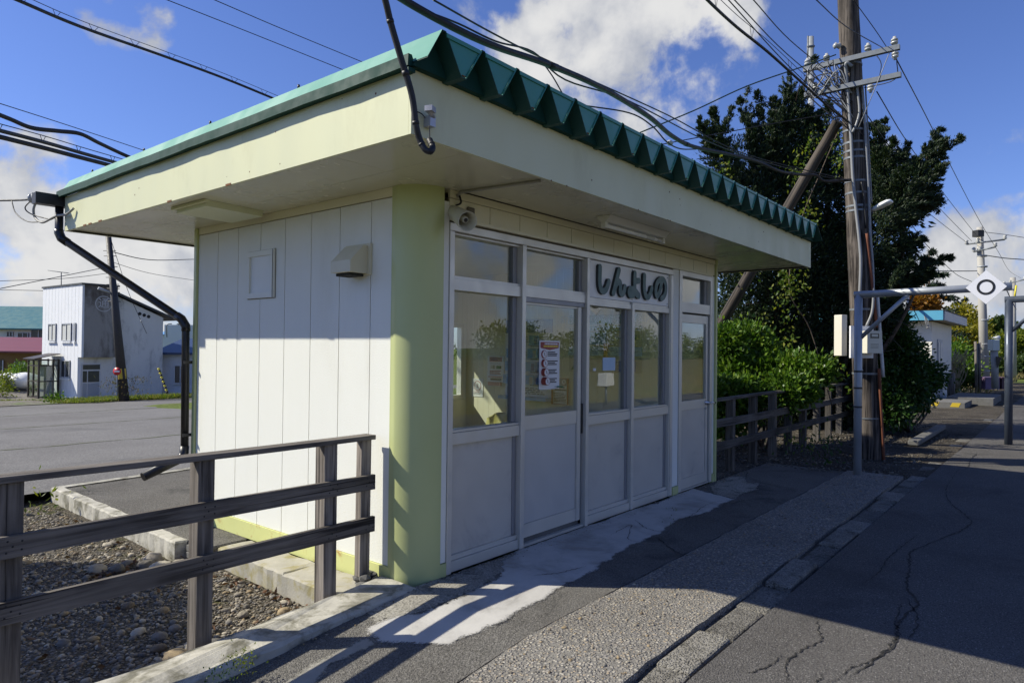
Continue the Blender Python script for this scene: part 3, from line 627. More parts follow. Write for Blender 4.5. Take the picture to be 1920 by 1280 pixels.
# side door
d = MB(); d.box(4.012, 4.082, .0, .10, .006, 2.535); d.box(4.875, 4.945, .004, .10, .006, 2.535); d.box(4.084, 4.873, .0, .10, 2.475, 2.533); d.box(4.084, 4.873, .01, .10, 2.062, 2.176); d.box(4.800, 4.873, .05, .10, 2.18, 2.473, 1); d.box(4.084, 4.873, .015, .1, 0, .016)
df = d.build('side_door_frame', [alu, alu_d], st); MB().box(4.084, 4.80, .074, .078, 2.178, 2.474).build('pane', glass, df)
d = MB(); d.box(4.086, 4.099, .025, .065, .022, 2.04); d.box(4.80, 4.85, .025, .065, .022, 2.04); d.box(4.1, 4.798, .025, .065, 1.944, 2.04); d.box(4.1, 4.798, .025, .065, .929, 1.032); d.box(4.1, 4.798, .025, .065, .022, .138); d.box(4.852, 4.873, .05, .1, .02, 2.06, 1)
sd = d.build('side_door', [alu, alu_d], st); MB().box(4.1, 4.798, .035, .05, .14, .927).build('lower_panel', panel, sd); MB().box(4.1, 4.798, .042, .046, 1.034, 1.942).build('pane', glass, sd)
h = MB(); h.lathe((4.80, .024, .985), (0, -1, 0), [(0, .027), (.012, .026), (.014, .014), (.05, .012), (.051, 0)], 14); h.tube([(4.80, -.030, .985), (4.86, -.042, .985), (4.93, -.045, .98)], .0125, 10); h.lathe((4.80, .024, .92), (0, -1, 0), [(0, .014), (.008, .013), (.009, 0)], 10); h.build('handle', chrome, sd)

# --- eaves
XL, XR, YF, YB, FT = -.777, 6.283, -.772, 4.283, 3.069
b = MB()
for x0, x1 in ((XL, 2.76), (2.7608, XR)): b.box(x0, x1, YF, YF+.02, H, FT)
b.box(XL, XL+.02, YF+.021, 1.72, H, FT); b.box(XL, XL+.02, 1.7208, YB, H, FT); b.box(XR-.02, XR, YF+.021, YB, H, FT); b.box(XL+.021, XR-.021, YB-.02, YB, H, FT)
for k in range(26):    # rust chips
    if R.random() < .6: x = R.uniform(-.6, 6.1); z = H+.001 if R.random() < .35 else R.uniform(2.76, 3.0); b.lathe((x, YF, z), (0, -1, 0), [(0, R.uniform(.003, .008)), (.0015, .002), (.0016, 0)], 6, 1)
    else: y = R.uniform(-.6, 4.1); z = R.uniform(2.76, 3.05); b.lathe((XL, y, z), (-1, 0, 0), [(0, R.uniform(.003, .008)), (.0015, .002), (.0016, 0)], 6, 1)
for y in (3.62, 3.38, 2.0, 1.1, 3.75): b.box(XL-.003, XL+.003, y-.04, y+.03, H-.004, H+.010, 1)
b.build('fascia', [fasc, rustm], st)
b = MB(); zs = H+.018
xs = [XL+.021, -.3, .40, 1.6, 2.8, 4.0, 5.02, XR-.021]
for x0, x1 in zip(xs[:-1], xs[1:]):
    for y0, y1 in ((YF+.021, -.03), (-.03, 1.2), (1.2, 2.5), (2.5, YB-.021)):
        if x0 >= .40 and x1 <= 5.02 and y0 >= -.03 and y1 < YB-.3: continue
        b.box(x0+.0015, x1-.0015, y0+.0015, y1-.0015, zs, zs+.012)
b.box(XL+.02, XR-.02, YF+.02, YB-.02, zs+.013, zs+.02, 1)
b.box(XL+.021, XL+.04, YF+.021, YB-.021, H+.004, zs-.001); b.box(XL+.041, XR-.021, YF+.021, YF+.04, H+.004, zs-.001); b.box(XL+.041, XR-.041, YB-.04, YB-.021, H+.002, zs-.001, 2); b.box(XR-.04, XR-.021, YF+.041, YB-.041, H+.002, zs-.001, 2)
b.build('soffit', [soff, groovem, mat('dark_gap', (.03, .028, .02), .9)], st)
b = MB(); b.prism([(-.60, 2.26, zs-.001), (-.10, 2.30, zs-.001), (-.10, 1.80, zs-.001), (-.60, 1.76, zs-.001)], (0, 0, -.05)); b.prism([(-.63, 2.30, zs-.003), (-.60, 2.30, zs-.003), (-.60, 1.73, zs-.003), (-.63, 1.73, zs-.003)], (0, 0, -.02))
b.build('soffit_vent', fasc, st)
b = MB(); b.tube([(.36, -.01, 2.712), (.365, -.04, 2.735), (.44, -.70, 2.735)], .011, 6); b.build('conduit', mat('grey_conduit', (.30, .29, .26), .6), st)

# --- ribbed sheet roof: folds run front to back
RP, zr, zv, YR = .3048, 3.264, 3.066, -.915
prof = [(-.800, 3.092)]; x = -.685
xs0 = []
while x < 6.1: xs0.append(x); x += RP
for i, x in enumerate(xs0):
    prof += [(x-.014, zr), (x+.014, zr)]
    if i < len(xs0)-1: prof += [(x+RP/2-.020, zv), (x+RP/2+.020, zv)]
prof.append((xs0[-1]+.27, zv+.01))
b = MB(); k = len(prof); ysr = np.linspace(YR, 4.42, 14); T = .006
up = [(x, y, z+.003*math.sin(y*3+x)*0) for y in ysr for x, z in prof]; dn = [(x, y, z-T) for x, y, z in up]
fs = [(j*k+i, j*k+i+1, (j+1)*k+i+1, (j+1)*k+i) for j in range(len(ysr)-1) for i in range(k-1)]
b.add(up, fs, 0); n0 = len(up); b.add(dn, [f[::-1] for f in fs], 1)
b.add([up[i] for i in range(k)]+[dn[i] for i in range(k)], [(i+1, i, k+i, k+i+1) for i in range(k-1)], 1)
rf = b.build('roof', [roof_top, roof_und], st)
gep = mat('green_end_plate', (.042, .235, .185), .40, 0, .15, 3)
for i in range(len(xs0)-1):       # water stops in the valley ends
    b = MB()
    c = xs0[i]+RP/2; y = YR+.006
    b.prism([(c-.018, y, zv+.004), (c+.018, y, zv+.004), (c+.018+.108, y, zr-.022), (c-.018-.108, y, zr-.022)], (0, .003, 0), 0)
    b.prism([(c-.13, y-.008, zr-.030), (c+.13, y-.008, zr-.030), (c+.136, y-.008, zr-.008), (c-.136, y-.008, zr-.008)], (0, .007, 0), 0)
    b.tube([(c+.02, y-.006, zv+.006), (c+.138, y-.006, zr-.01)], .0045, 5, 0)
    if R.random() < .5: b.box(c-.012, c+.012, y-.006, y-.001, zv+.004, zv+.010, 2)
    b.build('water_stop', [gep, roof_drk, rustm], rf)
for x in xs0:                     # weather plates under the ridges
    y = YF-.042; b = MB(); b.prism([(x-RP/2+.03, y, zv+.003), (x+(RP/2-.03 if x < 6 else .24), y, zv+.003), (x+.014, y, zr-.012), (x-.014, y, zr-.012)], (0, .003, 0), 0); b.build('ridge_plate', roof_drk, rf)
b = MB()
for x in xs0:
    for y in (.4, 1.55, 2.7, 3.85): b.lathe((x, y, zr), (0, 0, 1), [(0, .009), (.028, .008), (.03, 0)], 6, 3)
b.build('roof_bolts', [pipe, pipe, pipe, pipe], rf)
b = MB(); b.box(XL+.0, 6.30, YF-.035, YF-.001, 3.070, 3.080, 0)   # front flashing
n = 40; yy = np.linspace(-.80, 4.36, n); off = [R.uniform(-.006, .006) for _ in yy]
for lo, hi, xo in ((3.062, 3.125, -.832),):
    vs = []
    for i, y in enumerate(yy):
        w = .003*math.sin(y*5.1)+off[i]*.5; vs += [(xo+w*.5, y, lo+w), (xo+w*.3+.004, y, hi+w*.6), (xo+.03, y, hi+.002), (xo+.055, y, lo+.008)]
    b.add(vs, [(4*i+j, 4*i+(j+1) % 4, 4*(i+1)+(j+1) % 4, 4*(i+1)+j) for i in range(n-1) for j in range(4)]+[(3, 2, 1, 0), (4*n-4, 4*n-3, 4*n-2, 4*n-1)], 0)
b.box(-.825, XL+.0, -.8, -.76, 3.04, 3.06)
b.build('drip_edge', roof_drk, rf)
# gutter and downpipe
b = MB(); b.box(-1.02, 6.4, 4.30, 4.312, 2.975, 3.085); b.box(-1.02, 6.4, 4.40, 4.412, 2.975, 3.085); b.box(-1.02, 6.4, 4.3125, 4.3995, 2.975, 2.985); b.box(-1.02, -1.012, 4.3125, 4.3995, 2.986, 3.08); b.build('gutter', pipe, st)
A = [(-.80, 4.36, 2.98), (-.80, 4.36, 2.72), (-.785, 4.33, 2.66), (-.09, 3.25, 1.87), (-.065, 3.21, 1.80), (-.06, 3.205, .60)]
b = MB(); b.tube(A, .037, 10); b.tube([A[1]-np.array([0, 0, -.03]), np.array(A[1]), np.array(A[2]), lerp(A[2], A[3], .05)], .043, 10); b.tube([lerp(A[2], A[3], .96), A[3], A[4], lerp(A[4], A[5], .04)], .043, 10)
b.tube([(-.06, 3.205, .64), (-.065, 3.205, .57), (-.10, 3.20, .525), (-.455, 3.17, .40)], [.042, .044, .044, .042], 10)
for z in (1.45, .75): b.box(-.10, -.02, 3.16, 3.17, z-.015, z+.015)
b.build('downpipe', pipe, st)
# blanked-off little window and vent hood on the side wall
b = MB(); f = .045
y0, y1, z0, z1 = 1.755, 2.184, 2.028, 2.435
b.box(-.022, .0, y0, y1, z1-f, z1, 0); b.box(-.022, .0, y0, y1, z0, z0+f, 0); b.box(-.022, .0, y0, y0+f, z0+f+.001, z1-f-.001, 0); b.box(-.022, .0, y1-f, y1, z0+f+.001, z1-f-.001, 0); b.box(-.026, -.0222, y0+.008, y0+.012, z0, z1, 1); b.box(-.004, .003, y0-.006, y1+.006, z0-.006, z1+.006, 1)
wf = b.build('blocked_window', [siding, groovem], st); MB().box(-.006, .003, y0+f, y1-f, z0+f, z1-f, 0).build('cover_board', mat('cover_board', (.70, .71, .68), .5, 0, .03, 3), wf)
b = MB(); y0, y1 = .515, .745
P = [(-.02, 2.355), (-.055, 2.355), (-.175, 2.235), (-.175, 2.15), (-.02, 2.15)]
b.prism([(x, y0, z) for x, z in P], (0, y1-y0, 0), 0); b.box(-.022, .0, y0-.03, y1+.03, 2.14, 2.37, 0); b.box(-.15, -.03, y0+.03, y1-.03, 2.128, 2.148, 1)
b.build('vent_hood', [mat('vent_cream', (.62, .58, .43), .5, 0, .06, 4), mat('dark_gap', (.03, .028, .02), .9)], st, bevel=.004)
# ------------------------------------------------------------------ fittings on the building
b = MB(); P0 = dep(846, 395, 4.95); P1 = dep(877, 415, 4.66); ax = P1-P0; Lh = np.linalg.norm(ax)
cream = mat('cream_plastic', (.56, .54, .44), .45, 0, .05, 3)
hs = thing('horn_speaker', P0, 'cream horn loudspeaker under the eaves beside the curved column', 'speaker')
b._lathe(P0, ax/Lh, [(-.03, 0), (-.03, .03), (-.02, .045), (.02, .048), (Lh*.45, .056), (Lh, .068), (Lh+.004, .068), (Lh, .064), (Lh*.5, .040), (Lh*.4, .0)], 24, 0); b.build('horn', cream, hs)
b = MB(); b._lathe(P0+ax*.45, ax/Lh, [(0, .02), (Lh*.40, .024), (Lh*.44, .018), (Lh*.44, 0)], 16, 0); b._lathe(P0+ax*.45, ax/Lh, [(Lh*.442, .015), (Lh*.4421, 0)], 12, 1); b.build('driver_cap', [cream, blk], hs)
b = MB(); q = dep(833, 398, 5.0); b.tube([q+np.array([-.02, .03, 0]), q, P0+ax*.2+np.array([-.03, -.02, 0])], .014, 8); b.tube([dep(853, 398, 4.86), dep(866, 404, 4.75)], .008, 6); b.build('bracket', mat('dark_bracket', (.05, .05, .045), .6), hs)
b = MB(); b.box(.47, .545, -.02, .004, 2.575, 2.655); tag(b.build('junction_cover', mat('brown_grey', (.12, .105, .075), .6), bevel=.01), 'small brown cover on the cream band behind the horn speaker', 'cover')
b = MB()
for k in range(3): b.tube(smooth_path([(.375+.006*k, -.012, 2.725), (.37+.006*k, -.03, 2.66), P0+np.array([.0, 0, .03])+np.array([.006*k, 0, 0])]), .004, 5)
tag(b.build('speaker_cable', blk), 'black wires dropping from the soffit to the horn speaker', 'cable')
lt = thing('soffit_light', (2.3, -.40, 2.73), 'white fluorescent batten light fixed under the front soffit', 'lamp')
b = MB(); x0, x1 = at(1128, 407, 2, 2.735)[0], at(1277, 447, 2, 2.68)[0]; yl = -.385; zt = H+.016
b.prism([(x0, yl-.075, zt), (x0, yl+.075, zt), (x0, yl+.028, zt-.05), (x0, yl-.028, zt-.05)], (x1-x0, 0, 0)); b.build('housing', mat('lamp_white', (.70, .69, .62), .4, 0, .03), lt)
for xa_ in (x0, x1-.04): MB().box(xa_, xa_+.04, yl-.022, yl+.022, zt-.10, zt-.051).build('tube_holder', MATS['lamp_white'], lt)
b = MB(); b.tube([(x0+.04, yl, zt-.078), (x1-.04, yl, zt-.078)], .016, 12); b.build('tube', mat('tube_glass', (.82, .82, .80), .25), lt)
# bracket with camera-like terminal on the fascia corner and its cable ends
b = MB(); c = at(807, 228, 1, YF-.03); b.box(c[0]-.02, c[0]+.02, YF-.05, YF, c[2]-.03, c[2]+.025); b.tube([c+np.array([.02, 0, .02]), c+np.array([-.045, -.04, .045])], .017, 8); b.obox(c+np.array([-.04, -.04, .045]), (.024, .01, 0), (-.008, .02, 0), (0, 0, .014))
tag(b.build('cable_clamp', mat('grey_metal', (.42, .42, .44), .4, .5)), 'small grey cable clamp screwed to the corner of the fascia', 'clamp')

# ------------------------------------------------------------------ posters inside
pw = mat('poster_white', (.70, .70, .69), .5, 0, .02); pcol = {}
def pc(name, c): return mat('ink_'+name, c, .5, 0, .03)
INK = [pw, pc('red', (.30, .055, .04)), pc('black', (.03, .03, .03)), pc('yellow', (.75, .55, .05)), pc('blue', (.045, .10, .28)), pc('sky', (.16, .34, .58)), pc('green', (.035, .16, .075)), pc('pink', (.50, .26, .24)), pc('grey', (.33, .34, .36)), pc('beige', (.52, .49, .38)), pc('paleblue', (.42, .55, .68)), pc('orange', (.55, .22, .04))]
RED, BLK_, YEL, BLU, SKYB, GRN, PNK, GRY, BEI, PBL, ORG = range(1, 12)
class Poster:
    def __init__(s, u0, v0, u1, v1, ax, val, thick=.004, base=0):
        a = at(u0, v0, ax, val); c = at(u1, v1, ax, val); s.ax = ax; s.b = MB(); s.n = 0; o = 1 if ax == 0 else 0
        s.p0 = a[o]; s.p1 = c[o]; s.z1 = a[2]; s.z0 = c[2]; s.val = val; s.th = thick; s.rect(0, 0, 1, 1, base, thick)
    def P(s, x, y, d):
        h = s.p0+(s.p1-s.p0)*x; z = s.z1+(s.z0-s.z1)*y
        return (s.val-d, h, z) if s.ax == 0 else (h, s.val-d, z)
    def rect(s, x0, y0, x1, y1, c, d=None):
        s.n += 1; d = d or s.th+.0004*s.n
        s.b.prism([s.P(x0, y0, 0), s.P(x1, y0, 0), s.P(x1, y1, 0), s.P(x0, y1, 0)], np.array(s.P(0, 0, d))-np.array(s.P(0, 0, 0)), c); return s
    def poly(s, pts, c):
        s.n += 1; d = s.th+.0004*s.n; s.b.prism([s.P(x, y, 0) for x, y in pts], np.array(s.P(0, 0, d))-np.array(s.P(0, 0, 0)), c); return s
    def ring(s, cx, cy, r, c, slash=True):   # r in fraction of width
        w = abs(s.p1-s.p0); hh = abs(s.z1-s.z0); n = 20
        def el(rad): return [(cx+rad*math.cos(2*math.pi*k/n), cy+rad*w/hh*math.sin(2*math.pi*k/n)) for k in range(n)]
        s.poly(el(r), c); s.poly(el(r*.88), 0); s.poly([(cx-r*.15, cy-r*.5*w/hh), (cx+r*.2, cy-r*.35*w/hh), (cx+r*.1, cy+r*.45*w/hh), (cx-r*.25, cy+r*.35*w/hh)], GRY)
        if slash: s.poly([(cx-r*.68, cy-r*.64*w/hh), (cx-r*.64, cy-r*.68*w/hh), (cx+r*.68, cy+r*.64*w/hh), (cx+r*.64, cy+r*.68*w/hh)], c)
        return s
    def lines(s, x0, y0, x1, n, dy, c, h=.45, ragged=.3):
        for k in range(n):
            x = x0; xe = x0+(x1-x0)*(1-R.uniform(0, ragged)); y = y0+k*dy
            while x < xe:
                w = (x1-x0)*R.uniform(.05, .12); s.rect(x, y, min(xe, x+w), y+dy*h, c, s.th+.0012+.00001*k); x += w+(x1-x0)*.018
        return s
    def text(s, body, size, x, y, c, sx=1):
        s.n += 1; d = s.th+.0004*s.n+.0006; o = s.P(x, y, d); ux = (0, -1, 0) if s.ax == 0 else (1, 0, 0)
        textmesh(body, size, s.b, o, ux, (0, 0, 1), c, 'CENTER', sx); return s
    def done(s, name, label): return tag(s.b.build(name, INK), label, 'poster')
PX = 3.718
p = Poster(885.5, 709, 906, 744, 0, PX); p.ring(.5, .40, .33, RED); p.lines(.15, .72, .85, 1, .06, RED); p.lines(.15, .80, .85, 2, .04, BLK_); p.done('notice', 'white notice with a red prohibition ring over a black camera')
p = Poster(914.5, 667, 945, 725, 0, PX); p.rect(.12, .03, .88, .19, PNK); p.lines(.2, .06, .8, 2, .06, BLK_); p.lines(.15, .24, .85, 1, .03, BLK_); p.rect(.22, .30, .42, .42, BEI); p.rect(.58, .32, .82, .42, GRN); p.lines(.15, .48, .9, 3, .045, RED, .6); p.lines(.14, .62, .6, 1, .03, SKYB); p.rect(.12, .67, .88, .695, PNK); p.lines(.2, .74, .85, 1, .08, BLK_, .8, 0); p.rect(.12, .85, .88, .97, PNK); p.done('guide_poster', 'pale guide poster with pink bands and small coloured pictures')
p = Poster(948.5, 600, 1035, 754, 0, PX); p.rect(0, 0, 1, .165, BLU); p.text('列車の接近および', .052, .55, .055, PBL); p.text('通過にご注意ください', .052, .53, .115, PBL)
for k in range(4):
    y = .20+.16*k
    for j in range(2): p.rect(.06+.47*j, y, .26+.47*j, y+.115, SKYB); p.rect(.17+.47*j, y+.02, .24+.47*j, y+.11, BLU if (k+j) % 2 else GRY); p.lines(.30+.47*j, y+.01, .50+.47*j, 3, .03, GRY); p.lines(.08+.47*j, y+.125, .48+.47*j, 1, .018, BLK_)
p.lines(.05, .84, .95, 4, .022, BLK_); p.rect(0, .945, 1, .985, SKYB); p.done('safety_poster', 'large pale poster with a blue header and rows of blue pictures')
p = Poster(1036.5, 707, 1067, 761, 0, PX, base=0); p.rect(.02, .01, .98, .18, ORG); p.rect(.05, .03, .95, .30, GRY); p.ring(.30, .15, .15, ORG, False); p.ring(.70, .15, .15, ORG); p.lines(.25, .33, .75, 1, .06, BLK_, .7, 0); p.lines(.15, .42, .85, 1, .07, BLK_, .7, 0); p.lines(.1, .56, .9, 6, .055, BLK_); p.rect(.02, .01, .035, .96, RED); p.rect(.965, .01, .98, .96, RED); p.rect(.02, .95, .98, .96, RED); p.done('smoking_notice', 'grey notice with two orange round pictograms and a thin red border')
p = Poster(1068.5, 592, 1204, 700, 0, PX, base=BEI); p.rect(0, 0, 1, .16, GRN); p.text('新吉野駅「のりば」のご案内', .105, .5, .08, PBL, .93)
for y in (.20, .56, .64):
    p.rect(0, y, 1, y+.075, PBL)
    for k in range(26): p.rect(.01+k*.038, y+.026, .03+k*.038, y+.05, BLK_, .008+.00001*k)
p.rect(.26, .30, .52, .52, SKYB); p.lines(.30, .33, .5, 1, .06, RED); p.poly([(.42, .40), (.43, .37), (.44, .40)], BLK_); p.poly([(.78, .40), (.86, .33), (.95, .42)], GRN); p.lines(.66, .40, .8, 1, .05, GRN); p.rect(.515, .50, .56, .76, ORG); p.rect(.66, .80, .92, .98, BLU); p.lines(.70, .85, .9, 1, .08, RED); p.poly([(.06, .97), (.11, .86), (.16, .97)], GRN)
p.done('platform_map', 'beige platform map with a green title bar and dashed track lines')
p = Poster(1011, 638, 1048, 728, 1, .050, .003); p.poly([(.05, .03), (.95, .03), (.95, .15), (.5, .195), (.05, .15)], RED); p.lines(.25, .05, .9, 1, .04, 0, .8, 0); p.lines(.2, .10, .92, 1, .04, YEL, .8, 0)
for k in range(4):
    y = .28+.183*k; p.ring(.21, y, .115, RED); p.lines(.40, y-.055, .92, 3, .036, BLK_, .65)
p.rect(.86, .945, .95, .97, GRN); p.lines(.76, .95, .84, 1, .02, BLK_); p.done('door_poster', 'white poster with a red arrow header and four prohibition rings, on the sliding door')
p = Poster(1130, 670, 1153, 694, 1, .074, .003, PBL); tag(p.b.build('window_sticker', INK), 'pale blue square sticker on the window beside the sliding door', 'sticker')
p = Poster(1112, 690, 1117, 695, 1, .074, .003, 0); tag(p.b.build('switch_plate', INK), 'tiny white square label on the window left of the blue sticker', 'label')
# shell seats along the partition
shell = mat('mustard_shell', (.42, .38, .12), .35, 0, .05)
def seat(y, first=False):
    t = thing('shell_seat', (3.35, y, .03), 'mustard plastic shell seat against the boarded partition in the waiting room', 'seat', 'shell seats in the waiting room')
    b = MB(); prof = [(-.22, .40), (-.20, .43), (-.05, .41), (.10, .42), (.17, .47), (.21, .60), (.24, .76), (.25, .79)]; n = 9; vs = []
    for i, (dx, z) in enumerate(prof):
        w = .21 if i < 5 else (.215 if i < 7 else .15)
        for j in range(n): s_ = -1+2*j/(n-1); vs.append((3.35+dx-.05*s_*s_*(i > 3), y+w*s_, z+.03*s_*s_*(i < 5)-.05*abs(s_)**4*(i > 5)))
    b.add(vs, [(i*n+j, i*n+j+1, (i+1)*n+j+1, (i+1)*n+j) for i in range(len(prof)-1) for j in range(n-1)], 0, True)
    o = b.build('shell', shell, t); m = o.modifiers.new('thickness', 'SOLIDIFY'); m.thickness = .008
    for dx in (-.15, .15):
        for dy in (-.15, .15): MB().tube([(3.35+dx, y+dy, .41), (3.35+dx*1.1, y+dy*1.1, .03)], .011, 6).build('leg', chrome, t)
yy = at(938, 790, 0, 3.55)[1]
for k in range(3): seat(yy-.52*k)
for o in [o for o in COL.objects if o.name.startswith('shell_seat')]: pass

# ------------------------------------------------------------------ fences
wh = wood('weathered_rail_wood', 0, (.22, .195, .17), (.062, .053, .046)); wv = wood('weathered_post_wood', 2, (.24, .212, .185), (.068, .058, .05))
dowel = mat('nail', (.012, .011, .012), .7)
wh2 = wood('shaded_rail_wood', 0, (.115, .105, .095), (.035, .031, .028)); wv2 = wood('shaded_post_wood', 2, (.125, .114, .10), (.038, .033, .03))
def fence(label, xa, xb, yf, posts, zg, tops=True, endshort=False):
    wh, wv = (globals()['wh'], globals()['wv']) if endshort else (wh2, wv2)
    t = thing('timber_fence', ((xa+xb)/2, yf, 0), label, 'fence')
    def board(name, z0, z1, y0, y1, xa=xa, xb=xb):
        b = MB(); n = max(2, int((xb-xa)/.25)); vs = []
        for i in range(n+1):
            x = xa+(xb-xa)*i/n; dz = .004*math.sin(x*1.9+z0*7); dy = .004*math.sin(x*1.3+z0*11)
            vs += [(x, y0+dy, z0+dz), (x, y1+dy, z0+dz), (x, y1+dy, z1+dz), (x, y0+dy, z1+dz)]
        b.add(vs, [(4*i+j, 4*i+(j+1) % 4, 4*(i+1)+(j+1) % 4, 4*(i+1)+j) for i in range(n) for j in range(4)]+[(3, 2, 1, 0), (4*n, 4*n+1, 4*n+2, 4*n+3)])
        if name == 'rail':
            for px_ in posts:
                for (ax_, az_) in ((-.03, .28), (.03, .34), (-.005, .52), (-.025, .78), (.032, .72)):
                    b.lathe((px_+ax_, y0+.004*math.sin(px_*1.3+z0*11)+.0005, z0+(z1-z0)*az_), (0, -1, 0), [(0, .0055), (.002, .005), (.0021, 0)], 6, 1)
        return b.build(name, [wh, dowel], t, bevel=.003)
    board('top_rail', .968, 1.000, yf+.005, yf+.115); board('rail', .625, .728, yf, yf+.030); board('rail', .325, .430, yf+.002, yf+.032)
    for i, px_ in enumerate(posts):
        b = MB(); w = .048; d0, d1 = yf+.034, yf+.140
        if endshort and i == len(posts)-1: w = .045; d0, d1 = yf+.040, yf+.10
        zz = zg if not (endshort and i == len(posts)-1) else .02
        tw = R.uniform(-.006, .006)
        b.prism([(px_-w+tw, d0, zz), (px_+w+tw, d0-tw, zz), (px_+w+tw, d1, zz), (px_-w+tw, d1, zz)], (-tw, 0, .966-zz)); b.build('post', wv, t, bevel=.004)
    return t
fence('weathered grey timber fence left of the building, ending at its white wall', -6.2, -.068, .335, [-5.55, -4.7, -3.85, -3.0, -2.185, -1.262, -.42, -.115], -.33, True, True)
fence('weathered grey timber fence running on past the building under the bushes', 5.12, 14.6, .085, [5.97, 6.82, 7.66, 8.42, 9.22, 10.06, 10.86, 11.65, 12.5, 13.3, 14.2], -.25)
# concrete rubble at the fence end
b = MB()
def rock(b, c, r, mi=0, sq=.6, rnd=R):
    vs = [];
    import itertools
    t = (1+5**.5)/2; base = [(-1, t, 0), (1, t, 0), (-1, -t, 0), (1, -t, 0), (0, -1, t), (0, 1, t), (0, -1, -t), (0, 1, -t), (t, 0, -1), (t, 0, 1), (-t, 0, -1), (-t, 0, 1)]
    fcs = [(0, 11, 5), (0, 5, 1), (0, 1, 7), (0, 7, 10), (0, 10, 11), (1, 5, 9), (5, 11, 4), (11, 10, 2), (10, 7, 6), (7, 1, 8), (3, 9, 4), (3, 4, 2), (3, 2, 6), (3, 6, 8), (3, 8, 9), (4, 9, 5), (2, 4, 11), (6, 2, 10), (8, 6, 7), (9, 8, 1)]
    a = rnd.uniform(0, 6.28); sx = rnd.uniform(.8, 1.3)
    for x, y, z in base:
        k = r/1.9*rnd.uniform(.8, 1.2); x, y = x*math.cos(a)-y*math.sin(a), x*math.sin(a)+y*math.cos(a); vs.append((c[0]+x*k*sx, c[1]+y*k, c[2]+z*k*sq))
    b.add(vs, fcs, mi)
for k in range(16):
    rock(b, (-.10+R.uniform(-.10, .10), .40+R.uniform(-.08, .07), -.03+R.uniform(0, .05)), R.uniform(.025, .06))
tag(b.build('concrete_rubble', conc_dark), 'heap of broken dark concrete under the last fence post', 'rubble')

# ------------------------------------------------------------------ the big timber pole and what hangs on it
def polewood(name, c1, c2):
    return wood(name, 2, c1, c2, .62, .42, .62)
pwm = polewood('pole_wood', (.105, .088, .074), (.010, .008, .007)); pwl = polewood('brace_wood', (.30, .25, .20), (.06, .048, .038))
galv = mat('galvanised', (.17, .185, .20), .5, .3, .15, 6); galv_w = mat('galvanised_pale', (.32, .34, .36), .5, .2, .12, 6)
porc = mat('porcelain', (.42, .42, .40), .2, 0, .1, 5); grey_pvc = mat('grey_pvc', (.24, .245, .25), .5, 0, .08, 5); wire_m = mat('wire_black', (.012, .012, .015), .55, 0, .1, 5)
PB = np.array([8.48, -1.035, -.1]); PT = np.array([8.16, -.77, 7.0]); pd = (PT-PB)/(PT[2]-PB[2])
def pax(z): return PB+pd*(z-PB[2])
def prad(z): return .188-.0062*z
UN = thing('timber_utility_pole', pax(0), 'tall dark timber utility pole wrapped in grey conduits beyond the building', 'utility pole')
b = MB(); zs = np.linspace(-.1, 9.2, 40); n = 26; vs = []
grn = [R.uniform(-.004, .004) for _ in range(n)]
for z in zs:
    c = pax(z)
    for j in range(n):
        a = 2*math.pi*j/n; r = prad(z)*(1+.012*math.sin(a*3+z*.4))+grn[j]+R.uniform(-.0015, .0015); vs.append((c[0]+r*math.cos(a), c[1]+r*math.sin(a), c[2]))
b.add(vs, [(i*n+j, i*n+(j+1) % n, (i+1)*n+(j+1) % n, (i+1)*n+j) for i in range(len(zs)-1) for j in range(n)], 0, True); b.build('shaft', pwm, UN)
VD = np.array([-math.cos(YAW), -math.sin(YAW), 0]); VR = R0.copy()    # towards the viewer's side, across
def onpole(z, a, extra=0.0):     # a: angle from facing side, positive to the right
    c = pax(z); d = VD*math.cos(a)+VR*math.sin(a); return c+d*(prad(z)+extra)
def band(z, name='band', w=.03, m=galv): 
    b = MB(); c = pax(z); b.tube([c-np.array([0, 0, w/2]), c+np.array([0, 0, w/2])], prad(z)+.006, 26, 0, False); b.build(name, m, UN)
for z in (6.03, 5.72, 5.02, 4.83, 4.70, 4.60, 4.24, 4.06, 3.86, 3.79, 2.28, 1.30, .62): band(z, 'band', .022 if z < 1 else .03)
for sgn, zc in ((1, 6.14), (-1, 6.0), (1, 5.72), (-1, 5.62)):
    pass
def arm(zc, y0, y1, dx):
    c = pax(zc); b = MB(); b.box(c[0]+dx-.035, c[0]+dx+.035, c[1]+y0, c[1]+y1, zc-.036, zc+.036); return b.build('crossarm', galv, UN), c
def insul(c, up=1):
    b = MB(); b._lathe(c, (0, 0, up), [(0, .018), (.02, .018), (.021, .045), (.045, .05), (.05, .03), (.065, .03), (.067, .048), (.09, .044), (.10, .025), (.125, .022), (.126, 0)], 12); return b.build('insulator', porc, UN)
a1, c1 = arm(6.06, -.70, .64, -.21); a2, c2 = arm(5.66, -.70, .64, -.21)
for y in (-.63, -.28, .30, .58): insul(c1+np.array([-.21, y, .045]))
for y in (-.30, ): insul(c2+np.array([-.21, y, -.045]), -1)
for y in (.30, .48): insul(c2+np.array([-.21, y, .045]))
insul(c1+np.array([-.21, -.64, -.045]), -1); b = MB(); b._lathe(onpole(6.32, -1.3, .02), VR*-1, [(0, .02), (.03, .05), (.06, .03), (.09, .05), (.12, .02), (.121, 0)], 12); b.build('insulator', porc, UN)
def conduit(pts, r, name='conduit', m=grey_pvc): MB().tube(smooth_path(pts, 5), r, 8).build(name, m, UN)
conduit([onpole(5.95, -.4, .05), onpole(6.0, -.75, .09), onpole(5.8, -.85, .04), onpole(5.0, -.72, .03), onpole(4.2, -.70, .03), onpole(3.3, -.45, .03), onpole(2.9, -.45, .03), onpole(2.3, -.68, .03), onpole(1.95, -.75, .03)], .024)
